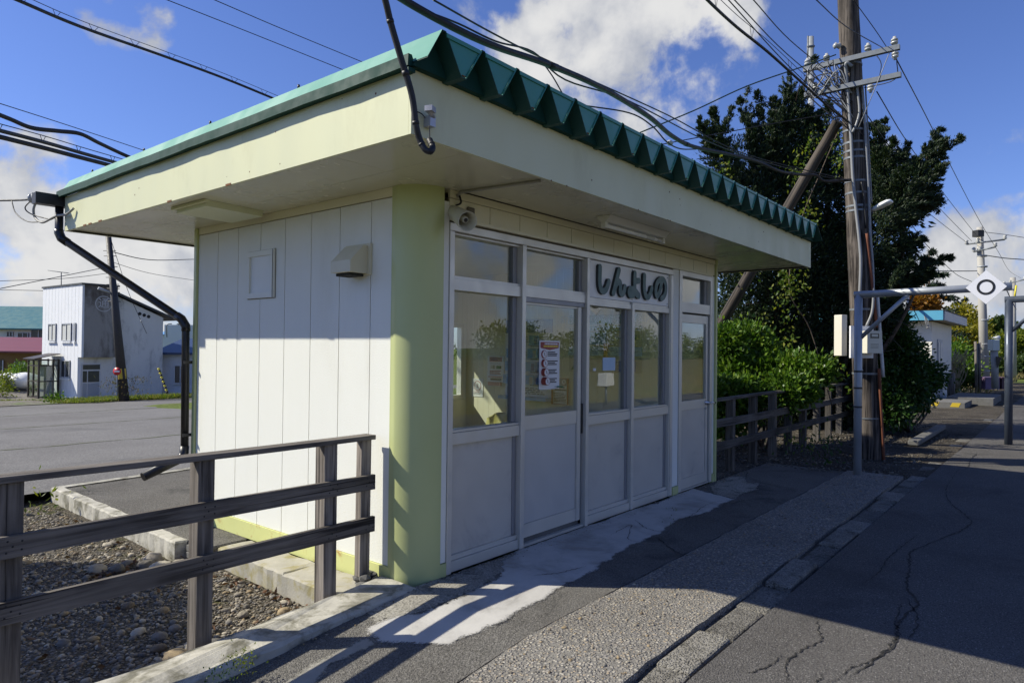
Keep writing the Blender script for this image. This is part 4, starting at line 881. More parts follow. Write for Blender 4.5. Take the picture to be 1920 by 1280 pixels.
conduit([onpole(5.75, .35, .03), onpole(5.1, .45, .03), onpole(4.2, .50, .03), onpole(3.4, .42, .03), onpole(2.9, .50, .03), onpole(2.3, .25, .04), onpole(2.0, -.3, .04)], .020)
conduit([onpole(5.7, -.1, .02), onpole(5.3, 0, .03), onpole(5.1, -.25, .03), onpole(4.95, -.6, .05)], .018)
conduit([onpole(5.7, 1.0, .03), onpole(4.3, 1.05, .03), onpole(3.9, 1.0, .03)], .011)
conduit([onpole(4.2, -.1, .02), onpole(4.0, .05, .02), onpole(3.5, .1, .02)], .014, 'conduit', wire_m)
conduit([onpole(3.42, .08, .03), onpole(2.9, .25, .03), onpole(2.2, .55, .03), onpole(2.0, .6, .03)], .022, 'rusty_conduit', mat('rusty_pipe', (.17, .055, .025), .8, 0, .35, 9))
conduit([onpole(1.38, .55, .04), onpole(.7, .60, .03), onpole(-.05, .62, .03)], .024, 'rusty_conduit', MATS['rusty_pipe'])
conduit([onpole(2.55, 1.2, .04), onpole(2.0, 1.25, .05), onpole(1.25, 1.15, .06)], .026, 'conduit', mat('pale_pvc', (.55, .56, .55), .5))
conduit([onpole(1.55, -.95, .05), onpole(1.42, -1.05, .06), onpole(1.33, -.9, .07), onpole(1.36, -.6, .06)], .014)
for k in range(14):     # tangle of service wires round the arms
    z = R.uniform(5.0, 6.1); p = [c1+np.array([-.24, R.uniform(.1, .62), R.uniform(-.5, .08)]) for _ in range(4)]; p = [onpole(R.uniform(4.9, 5.9), -.7, .03)]+p[:3]+[onpole(R.uniform(4.9, 5.6), -.5, .03)]
    conduit(p, R.choice([.005, .006, .009]), 'service_wire', R.choice([wire_m, wire_m, grey_pvc]))
conduit([c1+np.array([-.21, -.63, .12]), pax(5.5)+np.array([-.25, -.35, 0]), onpole(5.0, -.2, .03)], .006, 'service_wire'); conduit([c1+np.array([-.21, -.66, -.16]), pax(5.65)+np.array([-.1, -.6, 0]), onpole(5.65, .8, .02)], .007, 'service_wire', wire_m)
conduit([c1+np.array([-.21, -.28, .12]), pax(5.9)+np.array([-.25, -.45, 0]), c2+np.array([-.21, -.42, .04])], .006, 'service_wire', wire_m)
# white pillar lamp head
ld = dep(1668, 378, 10.25)-dep(1636, 394, 10.45); lb_ = dep(1634, 396, 10.45)
L1 = thing('street_lamp', lb_, 'white tapered lamp head strapped to the timber pole', 'street lamp')
b = MB(); ll = np.linalg.norm(ld); ldn = ld/ll; side = np.cross(ldn, (0, 0, 1)); side /= np.linalg.norm(side); upv = np.cross(side, ldn); vs = []; pr = [(0, .045, .03), (.08, .06, .045), (.25, .085, .055), (.40, .09, .05), (.46, .07, .035), (.48, .03, .015)]
for s_, w, h_ in pr:
    for j in range(12): a = 2*math.pi*j/12; vs.append(lb_+ldn*s_*ll/.40+side*w*math.cos(a)+upv*h_*(math.sin(a) if math.sin(a) > 0 else .55*math.sin(a)))
b.add(vs, [(i*12+j, i*12+(j+1) % 12, (i+1)*12+(j+1) % 12, (i+1)*12+j) for i in range(5) for j in range(12)]+[tuple(range(12))[::-1], tuple(range(60, 72))], 0, True); b.build('head', mat('lamp_enamel', (.72, .73, .70), .35), L1)
MB().tube([onpole(3.82, 1.2, -.02), lb_+ldn*.02], .022, 8).build('bracket', galv, L1)
# boxes on the pole
def facebox(name, u0, v0, u1, v1, d, thick, ang, m, label, cat, bevel=.006):
    c = dep((u0+u1)/2, (v0+v1)/2, d); nrm = VD*math.cos(ang)+VR*math.sin(ang); sd_ = np.cross((0, 0, 1), nrm)*-1
    w = abs(u1-u0)*d/FPX/2/max(.4, math.cos(ang)); h_ = abs(v1-v0)*d/FPX/2; b = MB(); b.obox(c-nrm*thick/2, sd_*w, nrm*thick/2, (0, 0, h_)); return b, c, nrm, sd_, w, h_
b, c, nr, sdv, w, h_ = facebox('', 1592, 611, 1641, 671, 10.2, .03, .25, white, '', ''); bo = thing('meter_board', c, 'white meter board facing the platform on the timber pole', 'meter'); b.build('board', mat('meter_white', (.74, .74, .76), .5, 0, .02), bo)
b = MB(); mc = c+sdv*.06*(-1)+nr*.09-np.array([0, 0, .0]); b.obox(mc, sdv*.13, nr*.09, (0, 0, .165)); 
for k in range(4): b.obox(mc+nr*.091+np.array([0, 0, -.03-.02*k]), sdv*.07, nr*.001, (0, 0, .002), 1)
mo = b.build('meter', [mat('meter_cream', (.60, .58, .48), .45, 0, .04), mat('meter_glass', (.06, .06, .06), .2)], bo)
b = MB(); q = mc+nr*.091+np.array([0, 0, .09]); b.obox(q, sdv*.075, nr*.003, (0, 0, .035), 1); b.obox(q+nr*.0025+np.array([0, 0, .005]), sdv*.055, nr*.002, (0, 0, .018), 0)
b.build('dial_window', [MATS['meter_cream'], mat('meter_glass', (.06, .06, .06), .2)], mo)
b, c, nr, sdv, w, h_ = facebox('', 1577, 590, 1590, 667, 10.32, .14, .45, white, '', ''); tag(b.build('junction_box', mat('rusted_white_box', (.66, .62, .52), .55, 0, .05, 3, .03, 30, (.24, .09, .02), .9, 6, stain_lo=.62), bevel=.008), 'tall off white box with rusty edges beside the white meter board', 'junction box')
b, c, nr, sdv, w, h_ = facebox('', 1607, 668, 1617, 738, 10.15, .05, .1, white, '', ''); tag(b.build('cable_cover', mat('cover_grey', (.50, .50, .47), .5)), 'narrow pale cable cover below the meter board', 'cover')
# timber brace
BA = np.array(dep(1571, 228, 10.7)); BC = np.array(dep(1352, 606, 12.6)); BB = BC+(BC-BA)*.45
b = MB(); n = 16; vs = []
for i in range(20):
    c = lerp(BA, BB, i/19); d = (BB-BA)/np.linalg.norm(BB-BA); x = np.cross(d, (0, 0, 1)); x /= np.linalg.norm(x); y = np.cross(d, x)
    for j in range(n): a = 2*math.pi*j/n; r = .080+.026*i/19+.004*math.sin(a*4+i); vs.append(c+r*(x*math.cos(a)+y*math.sin(a)))
b.add(vs, [(i*n+j, i*n+(j+1) % n, (i+1)*n+(j+1) % n, (i+1)*n+j) for i in range(19) for j in range(n)]+[tuple(range(n))], 0, True)
m, t_, p_, o_ = newmat('brace_grain'); d = (BB-BA)/np.linalg.norm(BB-BA)
mp = N(t_, 'ShaderNodeMapping'); t_.links.new(N(t_, 'ShaderNodeTexCoord').outputs['Object'], mp.inputs[0]); mp.vector_type = 'TEXTURE'
e = Vector(d).to_track_quat('Z', 'Y').to_euler(); mp.inputs['Rotation'].default_value = e; mp.inputs['Scale'].default_value = (.06, .06, 1.4)
g_ = NOISE(t_, mp.outputs[0], 1.0, 6, .65, .5); t_.links.new(MIX(t_, RAMP(t_, g_, .32, .62), (.008, .006, .005), (.095, .076, .06)), p_.inputs['Base Color']); p_.inputs['Roughness'].default_value = .85; BUMP(t_, p_, g_, .6, .01)
tag(b.build('pole_brace', m), 'leaning timber brace propping up the dark utility pole', 'brace')

# ------------------------------------------------------------------ steel platform frames and diamond sign
def frame(x, y, ztop, y2, r, label, zb, sgn_):
    t = thing('sign_gantry', (x, y, 0), label, 'sign frame')
    fm_ = ('frame_steel', (.36, .385, .41), (.48, .50, .52)) if sgn_ == 1 else ('shaded_frame_steel', (.055, .07, .10), (.09, .11, .15))  # second frame gets a darker steel: shade put into its colour
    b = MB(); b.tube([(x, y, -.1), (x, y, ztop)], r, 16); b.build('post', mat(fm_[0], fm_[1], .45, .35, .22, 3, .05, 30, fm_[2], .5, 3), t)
    MB().tube([(x, y+r, ztop), (x, y2, ztop+(y-y2)*.018)], r*.94, 16).build('crossbar', MATS[fm_[0]], t)
    MB().tube([(x, y-.02, ztop-.58), (x, y-.58, ztop-.02)], r*.55, 10).build('brace', MATS[fm_[0]], t); return t
f1 = frame(6.74, -1.25, 2.385, -2.90, .050, 'pale steel post and crossbar carrying the diamond sign', 0, 1)
b = MB()
for z in (1.15, .9, 1.37): b.tube([(6.74, -1.25, z-.012), (6.74, -1.25, z+.012)], .054, 14)
b.build('clamp', mat('dark_bracket', (.05, .05, .045), .6), f1)
sg = thing('diamond_sign', (6.66, -2.652, 2.413), 'white diamond sign with a black ring hung on the crossbar', 'sign')
b = MB(); c = np.array([6.665, -2.652, 2.413]); hw = .203; P = [c+np.array([0, hw, 0]), c+np.array([0, 0, hw]), c+np.array([0, -hw, 0]), c+np.array([0, 0, -hw])]; b.prism(P, (.012, 0, 0)); b.build('plate', mat('sign_white', (.70, .71, .76), .35, 0, .02), sg)
b = MB(); n = 40; vs = []
for k in range(n):
    a = 2*math.pi*k/n
    for r in (.092, .066): vs.append(c+np.array([-.003, r*math.cos(a), r*math.sin(a)]))
b.add(vs, [(2*k, 2*k+1, (2*k+3) % (2*n), (2*k+2) % (2*n)) for k in range(n)]); b.build('ring', mat('ring_black', (.012, .012, .014), .4), sg)
MB().tube([(6.70, -2.652, 2.30), (6.70, -2.652, 2.5)], .02, 8).build('clamp', galv, sg)
frame(11.97, -2.57, 2.60, -5.4, .062, 'blue steel frame post coloured as in shade at the edge of the platform road', 0, 2)

# ------------------------------------------------------------------ overhead cables
def cable(name, pts, r, label, cat='cable', m=wire_m, k=6, n=6, group=None, extra=None):
    b = MB(); P = smooth_path([dep(u, v, d) for u, v, d in pts], k); b.tube(P, r, n)
    if extra: extra(b, P)
    return tag(b.build(name, m), label, cat, group)
def wrap(step, r):    # tape wraps
    def f(b, P):
        for i in range(2, len(P)-2, step): b.tube([P[i], lerp(P[i], P[i+1], .8)], r, 8)
    return f
def hangers(off, step, r=.004):
    def f(b, P):
        q = [p+np.array([0, 0, off]) for p in P]; b.tube(q, r, 5)
        for i in range(1, len(P), step): b.tube([P[i]-np.array([0, 0, .01]), lerp(q[i], q[max(0, i-1)], .35)], r*.8, 4); b.tube([P[i]-np.array([0, 0, .01]), lerp(q[i], q[min(len(q)-1, i+1)], .35)], r*.8, 4)
    return f
cable('taped_cable', [(700, -70, 3.30), (722, 0, 3.34), (733, 45, 3.38), (752, 110, 3.42), (772, 178, 3.46), (780, 235, 3.48), (787, 262, 3.5), (797, 280, 3.5), (807, 284, 3.5), (811, 276, 3.52), (805, 262, 3.55)], .0165, 'thick black taped cable dangling in front of the roof corner', extra=wrap(9, .0185), n=10)
cable('clamp_wire', [(783, 210, 3.47), (791, 214, 3.5), (797, 221, 3.56)], .003, 'thin black wire from the dangling cable to the fascia clamp')
cable('drop_wire', [(805, 236, 3.55), (805.5, 250, 3.55), (806, 264, 3.55)], .003, 'thin black wire hanging straight down from the fascia clamp')
cable('service_cable', [(700, -40, 3.6), (760, 2, 3.8), (850, 52, 4.0), (930, 88, 4.25), (1030, 122, 4.7), (1130, 166, 5.3), (1215, 218, 6.2), (1260, 255, 6.9), (1300, 275, 7.6), (1370, 290, 8.3), (1420, 303, 8.9), (1465, 322, 9.4), (1510, 328, 9.9), (1530, 329, 10.1), (1548, 340, 10.3), (1600, 337, 10.4)], .022, 'thick black service cable sagging over the roof to the timber pole', extra=wrap(22, .026), n=8)
cable('lashed_wire', [(795, 20, 3.9), (860, 45, 4.1), (930, 78, 4.3), (1000, 98, 4.7), (1060, 150, 5.0), (1180, 190, 5.8), (1320, 262, 7.4), (1420, 300, 8.7), (1520, 326, 9.9), (1590, 340, 10.4)], .006, 'slack thin black wire crossing the thick service cable')
cable('guy_wire', [(812, 0, 4.6), (930, 66, 5.2), (1040, 120, 6.0), (1250, 215, 7.8), (1400, 290, 9.2), (1600, 340, 10.4)], .007, 'straight steel wire above the sagging service cable')
cable('drop_wire', [(1010, 108, 4.9), (1035, 142, 4.9), (1057, 180, 4.9)], .005, 'short black tail hanging from the cables behind the roof edge')
cable('drop_wire', [(1095, 198, 6.5), (1180, 212, 6.6), (1222, 236, 6.7), (1250, 266, 6.7), (1275, 279, 7.0), (1305, 280, 7.4)], .007, 'black looped wire joining the service cable over the roof edge')
cable('twisted_wire', [(1197, 250, 9.0), (1300, 208, 9.3), (1400, 162, 9.7), (1500, 127, 10.1), (1567, 103, 10.4)], .010, 'greenish twisted wire rising from behind the roof to the pole', m=mat('green_wire', (.02, .05, .04), .5))
cable('stay_wire', [(1180, 283, 9.3), (1256, 268, 9.4), (1330, 254, 9.6), (1450, 232, 10.0), (1560, 213, 10.4)], .007, 'thin dark wire crossing the conifer to the pole')
b = MB(); c = dep(1256, 268, 9.4); b._lathe(c-np.array([.05, 0, 0]), (1, 0, 0), [(0, .012), (.02, .035), (.05, .04), (.08, .035), (.10, .012)], 12); tag(b.build('strain_insulator', porc), 'white egg insulator on the wire above the roof edge', 'insulator')
cable('messenger_cable', [(1300, -30, 6.8), (1326, 0, 7.0), (1380, 50, 7.8), (1440, 98, 8.5), (1500, 152, 9.3), (1550, 197, 9.9), (1590, 228, 10.4)], .017, 'black cable with hangers running down to the middle of the pole', extra=hangers(.14, 7, .004))
for i, (a, b_) in enumerate([((1361, -5, 6.2), (1620, 255, 10.4)), ((1372, -5, 6.2), (1583, 190, 10.4)), ((1408, -5, 6.2), (1560, 140, 10.4)), ((1525, -5, 6.6), (1655, 90, 10.2))]):
    lab = ['thin black wire just above the cable with hangers', 'second thin black wire above the cable with hangers', 'thin black wire crossing the sky to the upper crossarm', 'thin black wire passing close behind the head of the pole'][i]
    mid = ((a[0]+b_[0])/2-3, (a[1]+b_[1])/2+8, (a[2]+b_[2])/2); cable('line_wire', [a, mid, b_], .006, lab, 'wire')
FPB = np.array(dep(1848, 737, 31)); 
for i, pts in enumerate([[(1600, 0, 9.0), (1640, 55, 9.6), (1662, 88, 10.05)], [(1681, 112, 10.1), (1740, 225, 14), (1800, 345, 20), (1840, 420, 26), (1873, 474, 31)], [(1644, 172, 10.2), (1700, 265, 14), (1760, 350, 20), (1810, 415, 26), (1840, 452, 31)], [(1620, 208, 10.4), (1690, 305, 15), (1750, 378, 21), (1800, 430, 27), (1822, 452, 31)], [(1735, 395, 20), (1780, 430, 26), (1813, 455, 31)], [(1873, 474, 31), (1893, 508, 45), (1915, 522, 60)]]):
    lab = ['black wire dropping to the tip of the upper crossarm', 'topmost wire from the crossarm tip to the far concrete pole', 'wire from the lower crossarm insulator to the far pole', 'wire leaving the pole below the crossarms past the conifer', 'short wire ending at the left arm of the far pole', 'wire running on from the far pole to the next one'][i]
    cable('line_wire', pts, .006 if i < 1 else .009, lab, 'wire')
cable('line_wire', [(1660, 505, 22), (1750, 508, 25), (1820, 508, 30), (1838, 507, 31)], .02, 'horizontal bundled wire at mid height of the far pole', 'wire')
cable('line_wire', [(1705, 415, 18), (1740, 462, 24), (1790, 512, 30), (1822, 528, 31)], .012, 'loose dark wire falling behind the conifer', 'wire')
cable('line_wire', [(1850, 479, 31), (1885, 484, 31), (1925, 487, 31)], .02, 'thick wire leaving the far pole to the right', 'wire')
cable('line_wire', [(1845, 435, 31), (1885, 440, 31), (1930, 447, 31)], .012, 'upper thin wire leaving the far pole to the right', 'wire')
cable('line_wire', [(1868, 522, 31), (1885, 540, 31), (1895, 560, 31), (1905, 580, 30)], .02, 'wavy wire sagging beside the diamond sign', 'wire')
# upper left sky
cable('aerial_cable', [(20, -5, 9.5), (150, 50, 11), (300, 103, 13), (420, 147, 14.6), (530, 192, 16)], .026, 'thick black aerial cable with a lashing wire over the left roof', extra=hangers(.10, 3, .006))
cable('line_wire', [(300, -5, 12), (470, 62, 14), (660, 138, 16)], .008, 'lower of two thin parallel wires above the left roof', 'wire')
cable('line_wire', [(390, -5, 12), (530, 55, 14), (690, 121, 16)], .008, 'upper of two thin parallel wires above the left roof', 'wire')
cable('line_wire', [(-20, 188, 10), (130, 236, 12), (275, 284, 14)], .007, 'thin wire over the slack black cable at left', 'wire')
cable('slack_cable', [(-20, 208, 10), (20, 224, 10.4), (60, 240, 10.8), (110, 246, 11.3), (150, 251, 11.7), (185, 268, 12.2), (225, 287, 12.8), (250, 298, 13)], .035, 'thick slack black cable with an S bend at left', n=8)
cable('bundled_cable', [(-20, 240, 10), (80, 266, 11), (160, 289, 12), (235, 310, 13)], .032, 'upper grey black cable of the bundle behind the left roof', m=mat('cable_grey', (.04, .042, .045), .5), extra=hangers(.10, 5, .008))
cable('bundled_cable', [(-20, 252, 10), (80, 277, 11), (160, 298, 12), (225, 315, 13)], .038, 'lower thick black cable of the bundle behind the left roof')
# drop wires at the gutter end
cable('drop_wire', [(-10, 376, 7.5), (40, 375, 7.2), (62, 373, 7.0)], .012, 'black service wire reaching the porcelain insulators at the gutter', k=4)
cable('drop_wire', [(22, 377, 7.3), (30, 400, 7.2), (55, 416, 7.0), (90, 413, 6.9), (103, 408, 6.8)], .006, 'thin slack loop of wire below the gutter insulators')
cable('drop_wire', [(58, 376, 7.0), (47, 390, 7.0), (60, 402, 7.0), (95, 412, 6.9)], .006, 'short curled wire beneath the left porcelain insulator')
cable('drop_wire', [(69, 376, 7.0), (63, 392, 7.0), (66, 408, 7.0), (80, 417, 6.9), (105, 405, 6.75), (124, 402, 6.6), (138, 391, 6.55)], .012, 'grey wire looping from the gutter to the fascia corner', m=MATS['grey_conduit'])
for u, d, lab in ((61, 7.0, 'left white porcelain insulator beside the gutter end'), (75, 6.95, 'right white porcelain insulator touching the gutter end')):
    b = MB(); c = dep(u-5, 373, d); b._lathe(c, dep(u+5, 371, d)-c, [(0, .01), (.002, .045), (.03, .05), (.032, .035), (.045, .035), (.047, .05), (.075, .045), (.08, .01)], 12); tag(b.build('insulator', porc), lab, 'insulator')
# ------------------------------------------------------------------ loose stones
def ico(sub=1):
    t = (1+5**.5)/2; v = np.array([(-1, t, 0), (1, t, 0), (-1, -t, 0), (1, -t, 0), (0, -1, t), (0, 1, t), (0, -1, -t), (0, 1, -t), (t, 0, -1), (t, 0, 1), (-t, 0, -1), (-t, 0, 1)], float); v /= np.linalg.norm(v[0])
    f = [(0, 11, 5), (0, 5, 1), (0, 1, 7), (0, 7, 10), (0, 10, 11), (1, 5, 9), (5, 11, 4), (11, 10, 2), (10, 7, 6), (7, 1, 8), (3, 9, 4), (3, 4, 2), (3, 2, 6), (3, 6, 8), (3, 8, 9), (4, 9, 5), (2, 4, 11), (6, 2, 10), (8, 6, 7), (9, 8, 1)]
    for _ in range(sub):
        v = list(map(tuple, v)); c = {}; nf = []
        def mid(a, b):
            k = (min(a, b), max(a, b))
            if k not in c: m = np.array(v[a])+np.array(v[b]); c[k] = len(v); v.append(tuple(m/np.linalg.norm(m)))
            return c[k]
        for a, b, d in f: x, y, z = mid(a, b), mid(b, d), mid(d, a); nf += [(a, x, z), (b, y, x), (d, z, y), (x, y, z)]
        f = nf; v = np.array(v)
    return np.array(v), np.array(f)
def pebbles(name, pos, rad, m, sub=1, flat=.62):
    v, f = ico(sub); n = len(pos); pos = np.asarray(pos); rad = np.asarray(rad)
    a = NR.uniform(0, 6.28, n); sx = NR.uniform(.75, 1.35, n); sy = NR.uniform(.75, 1.1, n); sz = NR.uniform(flat*.7, flat*1.25, n)
    jit = 1+NR.uniform(-.13, .13, (n, len(v)))
    P = v[None]*jit[..., None]; X = P[..., 0]*sx[:, None]; Y = P[..., 1]*sy[:, None]; Z = P[..., 2]*sz[:, None]
    tl = NR.uniform(-.35, .35, n); X, Z = X*np.cos(tl)[:, None]-Z*np.sin(tl)[:, None], X*np.sin(tl)[:, None]+Z*np.cos(tl)[:, None]
    c, s = np.cos(a)[:, None], np.sin(a)[:, None]; V = np.stack([X*c-Y*s, X*s+Y*c, Z], -1)*rad[:, None, None]+pos[:, None]
    F = f[None]+(np.arange(n)*len(v))[:, None, None]; return stuff(meshnp(name, V.reshape(-1, 3), F.reshape(-1, 3), m, None, True))
def stonemat(name, cols):
    m, t, p, o = newmat(name); r = N(t, 'ShaderNodeNewGeometry').outputs['Random Per Island']; cr = N(t, 'ShaderNodeValToRGB'); e = cr.color_ramp.elements; cr.color_ramp.interpolation = 'CONSTANT'
    e[0].color = (*cols[0], 1); e[1].position = 1-1/len(cols); e[1].color = (*cols[-1], 1)
    for i in range(1, len(cols)-1): q = e.new(i/len(cols)); q.color = (*cols[i], 1)
    t.links.new(r, cr.inputs[0]); f = NOISE(t, objco(t), 60, 4, .7); t.links.new(MIX(t, RAMP(t, f, .3, .7, 0, .5), cr.outputs[0], MIX(t, 1.0, cr.outputs[0], (.55, .53, .5), 'MULTIPLY')), p.inputs['Base Color']); p.inputs['Roughness'].default_value = .85
    BUMP(t, p, f, .4, .004); return m
peb = stonemat('pebble_stone', [(.14, .125, .10), (.24, .21, .16), (.33, .285, .21), (.19, .175, .15), (.42, .375, .29), (.26, .23, .185), (.15, .115, .075), (.31, .235, .135), (.12, .112, .10)])
def bedz(x, y): return -.21+.02*np.sin(x*3.1+1)*np.cos(y*2.3)+.05*np.maximum(0, 1-(y-.12)/.5)
def inbed(x, y): return (x < np.where(y < 2.1, -.37, np.where(y < 2.4, -.44, -.52)))
n = 24000; x = NR.uniform(-3.0, -.3, n); y = .32+NR.power(.8, n)*5.2; k = inbed(x, y); x, y = x[k], y[k]
r = np.exp(NR.normal(math.log(.0068), .5, len(x))).clip(.003, .028); pebbles('gravel', np.stack([x, y, bedz(x, y)+r*.25], -1), r, peb)
n = 80; x = NR.uniform(-2.6, -.36, n); y = NR.uniform(.34, 3.4, n); k = inbed(x, y); x, y = x[k], y[k]; r = NR.uniform(.018, .045, len(x)); pebbles('gravel', np.stack([x, y, bedz(x, y)+r*.3], -1), r, peb, 2)
xx = np.array([-.62, -.72, -.80, -.92, -1.02, -.66, -.55, -1.1, -1.35, -1.2, -.95]); yy_ = np.array([2.55, 2.45, 2.6, 2.5, 2.6, 2.3, 2.2, .55, .50, .62, .48]); pebbles('gravel', np.stack([xx, yy_, bedz(xx, yy_)+.03], -1), NR.uniform(.05, .085, len(xx)), peb, 2)
n = 5200; x = 6.7+NR.power(.7, n)*8; y = NR.uniform(-1.75, 1.2, n); r = np.exp(NR.normal(math.log(.010), .45, n)).clip(.004, .03); peb2 = stonemat('soil_stone', [(.05, .045, .037), (.09, .08, .065), (.13, .115, .09), (.07, .066, .06), (.20, .18, .14), (.10, .093, .08), (.06, .045, .03)]); pebbles('gravel', np.stack([x, y, np.full(n, -.002)+.02*np.clip((y-.2), 0, 1)], -1), r, peb2)
n = 700; x = NR.uniform(5.1, 7, n); y = NR.uniform(-.05, 1.0, n); r = np.exp(NR.normal(math.log(.009), .4, n)); pebbles('gravel', np.stack([x, y, np.full(n, -.015)], -1), r, peb2)
n = 2600; x = NR.uniform(-1.8, 6.9, n); y = NR.uniform(-1.72, -1.10, n); r = np.exp(NR.normal(math.log(.0055), .35, n)).clip(.003, .014); pebbles('gravel', np.stack([x, y, .006+np.minimum(0, np.maximum(-.13, .0897*(x+.05)))+r*.1], -1), r, peb)
n = 500; x = NR.uniform(-1.6, 6, n); y = NR.uniform(-.16, -.03, n)*NR.uniform(.3, 1, n)-.005; r = NR.uniform(.002, .008, n); pebbles('grit', np.stack([x, y, np.where(x < -.05, np.maximum(-.13, .0897*(x+.05)), 0)+.004], -1), r, peb)

# ------------------------------------------------------------------ foliage builders
def kites(P, Dv, L, Wd, fold=.25):
    """leaf shaped 4-point faces: P base (n,3), Dv direction (n,3), L, Wd arrays"""
    n = len(P); Dv = Dv/(np.linalg.norm(Dv, axis=1, keepdims=True)+1e-9); rnd = NR.normal(size=(n, 3)); S = np.cross(Dv, rnd); S /= np.linalg.norm(S, axis=1, keepdims=True)+1e-9
    Nn = np.cross(S, Dv); L = L[:, None]; Wd = Wd[:, None]
    V = np.stack([P, P+Dv*L*.45+S*Wd*.5+Nn*Wd*fold*.4, P+Dv*L, P+Dv*L*.45-S*Wd*.5+Nn*Wd*fold*.4], 1); return V.reshape(-1, 3), np.arange(4*n).reshape(n, 4)
def foliage(name, P, Dv, L, Wd, m, parent): V, F = kites(P, Dv, L, Wd); return meshnp(name, V, F, m, parent)
def blob_points(c, r, n, shell=.5):
    d = NR.normal(size=(n, 3)); d /= np.linalg.norm(d, axis=1, keepdims=True); rad = (shell+(1-shell)*NR.uniform(0, 1, n))**.7
    return c+d*rad[:, None]*r, d
def clumped(blobs, n, L, W, clump=.12, per=14, up=.3, shell=.55):
    """leaves in small sprays through a set of ellipsoid blobs"""
    vol = np.array([np.prod(r)**.67 for c, r in blobs]); vol /= vol.sum(); Ps, Ds = [], []
    for (c, r), w in zip(blobs, vol):
        k = max(1, int(n*w/per)); q, d = blob_points(np.array(c), np.array(r), k, shell)
        for _ in range(per):
            o = NR.normal(size=(k, 3))*clump; Ps.append(q+o); dd = d*.8+NR.normal(size=(k, 3))*.55+o*3+np.array([0, 0, up]); Ds.append(dd)
    P = np.concatenate(Ps); Dv = np.concatenate(Ds); n = len(P); return P, Dv, NR.uniform(.65, 1.25, n)*L, NR.uniform(.7, 1.2, n)*W
def plume(base, tip, r, n, L, W):
    """a feathery conifer shoot: side sprays round an axis, shortening to the tip"""
    base = np.array(base); tip = np.array(tip); ax_ = tip-base; ll = np.linalg.norm(ax_); ax_ = ax_/ll
    k = int(np.clip(n/75, 10, 46)); per = max(8, n//k); t = NR.uniform(0, 1, k)**.8; an = NR.uniform(0, 6.28, k); h = np.array([0, 0, 1.0]) if abs(ax_[2]) < .9 else np.array([1.0, 0, 0]); x = np.cross(ax_, h); x /= np.linalg.norm(x); y = np.cross(ax_, x)
    rad = x*np.cos(an)[:, None]+y*np.sin(an)[:, None]; d = rad*.80+ax_*.85; d /= np.linalg.norm(d, axis=1, keepdims=True); lr = r*(1-t)**.75*NR.uniform(.6, 1.35, k)+.04
    Ps, Ds = [], []
    for s in np.linspace(.05, 1, per):
        p = base+ax_*ll*t[:, None]+d*lr[:, None]*s+NR.normal(size=(k, 3))*(.030*(1.15-s))-np.array([0, 0, .10])*lr[:, None]*s*s; Ps.append(p); Ds.append(d*.9+NR.normal(size=(k, 3))*.42+ax_*.3)
    k2 = 40; Ps.append(tip-ax_*ll*NR.uniform(0, .14, k2)[:, None]); Ds.append(np.tile(ax_, (k2, 1))+NR.normal(size=(k2, 3))*.35)
    P = np.concatenate(Ps); Dv = np.concatenate(Ds); n = len(P); return P, Dv, NR.uniform(.6, 1.25, n)*L, NR.uniform(.7, 1.2, n)*W
def cat(parts): return [np.concatenate([p[i] for p in parts]) for i in range(4)]
def pxb(u, v, d, rpx, sz=1.0, dz=None): r = rpx*d/FPX; return (dep(u, v, d), np.array([r, r if dz is None else dz, r*sz]))
bark = mat('bark', (.10, .075, .055), .9, 0, .3, 8, .6, 40)
needle = leafmat('conifer_needles', [(.010, .022, .012), (.014, .032, .014), (.024, .048, .017), (.058, .080, .020)], .16, .5)
needle2 = leafmat('spruce_needles', [(.012, .026, .018), (.018, .036, .020), (.03, .05, .022)], .15)
bushm = leafmat('bush_leaves', [(.045, .10, .012), (.07, .15, .018), (.11, .20, .024), (.18, .26, .035)], .35, .42)
bush2 = leafmat('dark_bush_leaves', [(.018, .05, .010), (.028, .07, .013), (.05, .10, .018)], .28, .42)
vinem = leafmat('vine_leaves', [(.06, .12, .015), (.12, .18, .02), (.28, .28, .04)], .45)
yelm = leafmat('autumn_yellow', [(.16, .17, .018), (.28, .24, .02), (.42, .33, .03), (.12, .16, .02)], .4)
yelg = leafmat('yellow_green_leaves', [(.08, .12, .014), (.15, .19, .022), (.26, .27, .03)], .4)
orgm = leafmat('autumn_orange', [(.22, .085, .015), (.36, .15, .02), (.20, .12, .02)], .4)
farm = leafmat('far_green', [(.03, .06, .018), (.05, .085, .022), (.08, .11, .028)], .3)
grm = leafmat('grass_blades', [(.10, .16, .02), (.16, .23, .03), (.24, .26, .05), (.22, .18, .06)], .35)

def limbs(b, base, tips, r, wob=.1):
    for tp in tips:
        m = lerp(base, tp, .5)+NR.normal(size=3)*wob; b.tube(smooth_path([base, m, tp], 5), list(np.linspace(r, r*.18, 11)), 6)
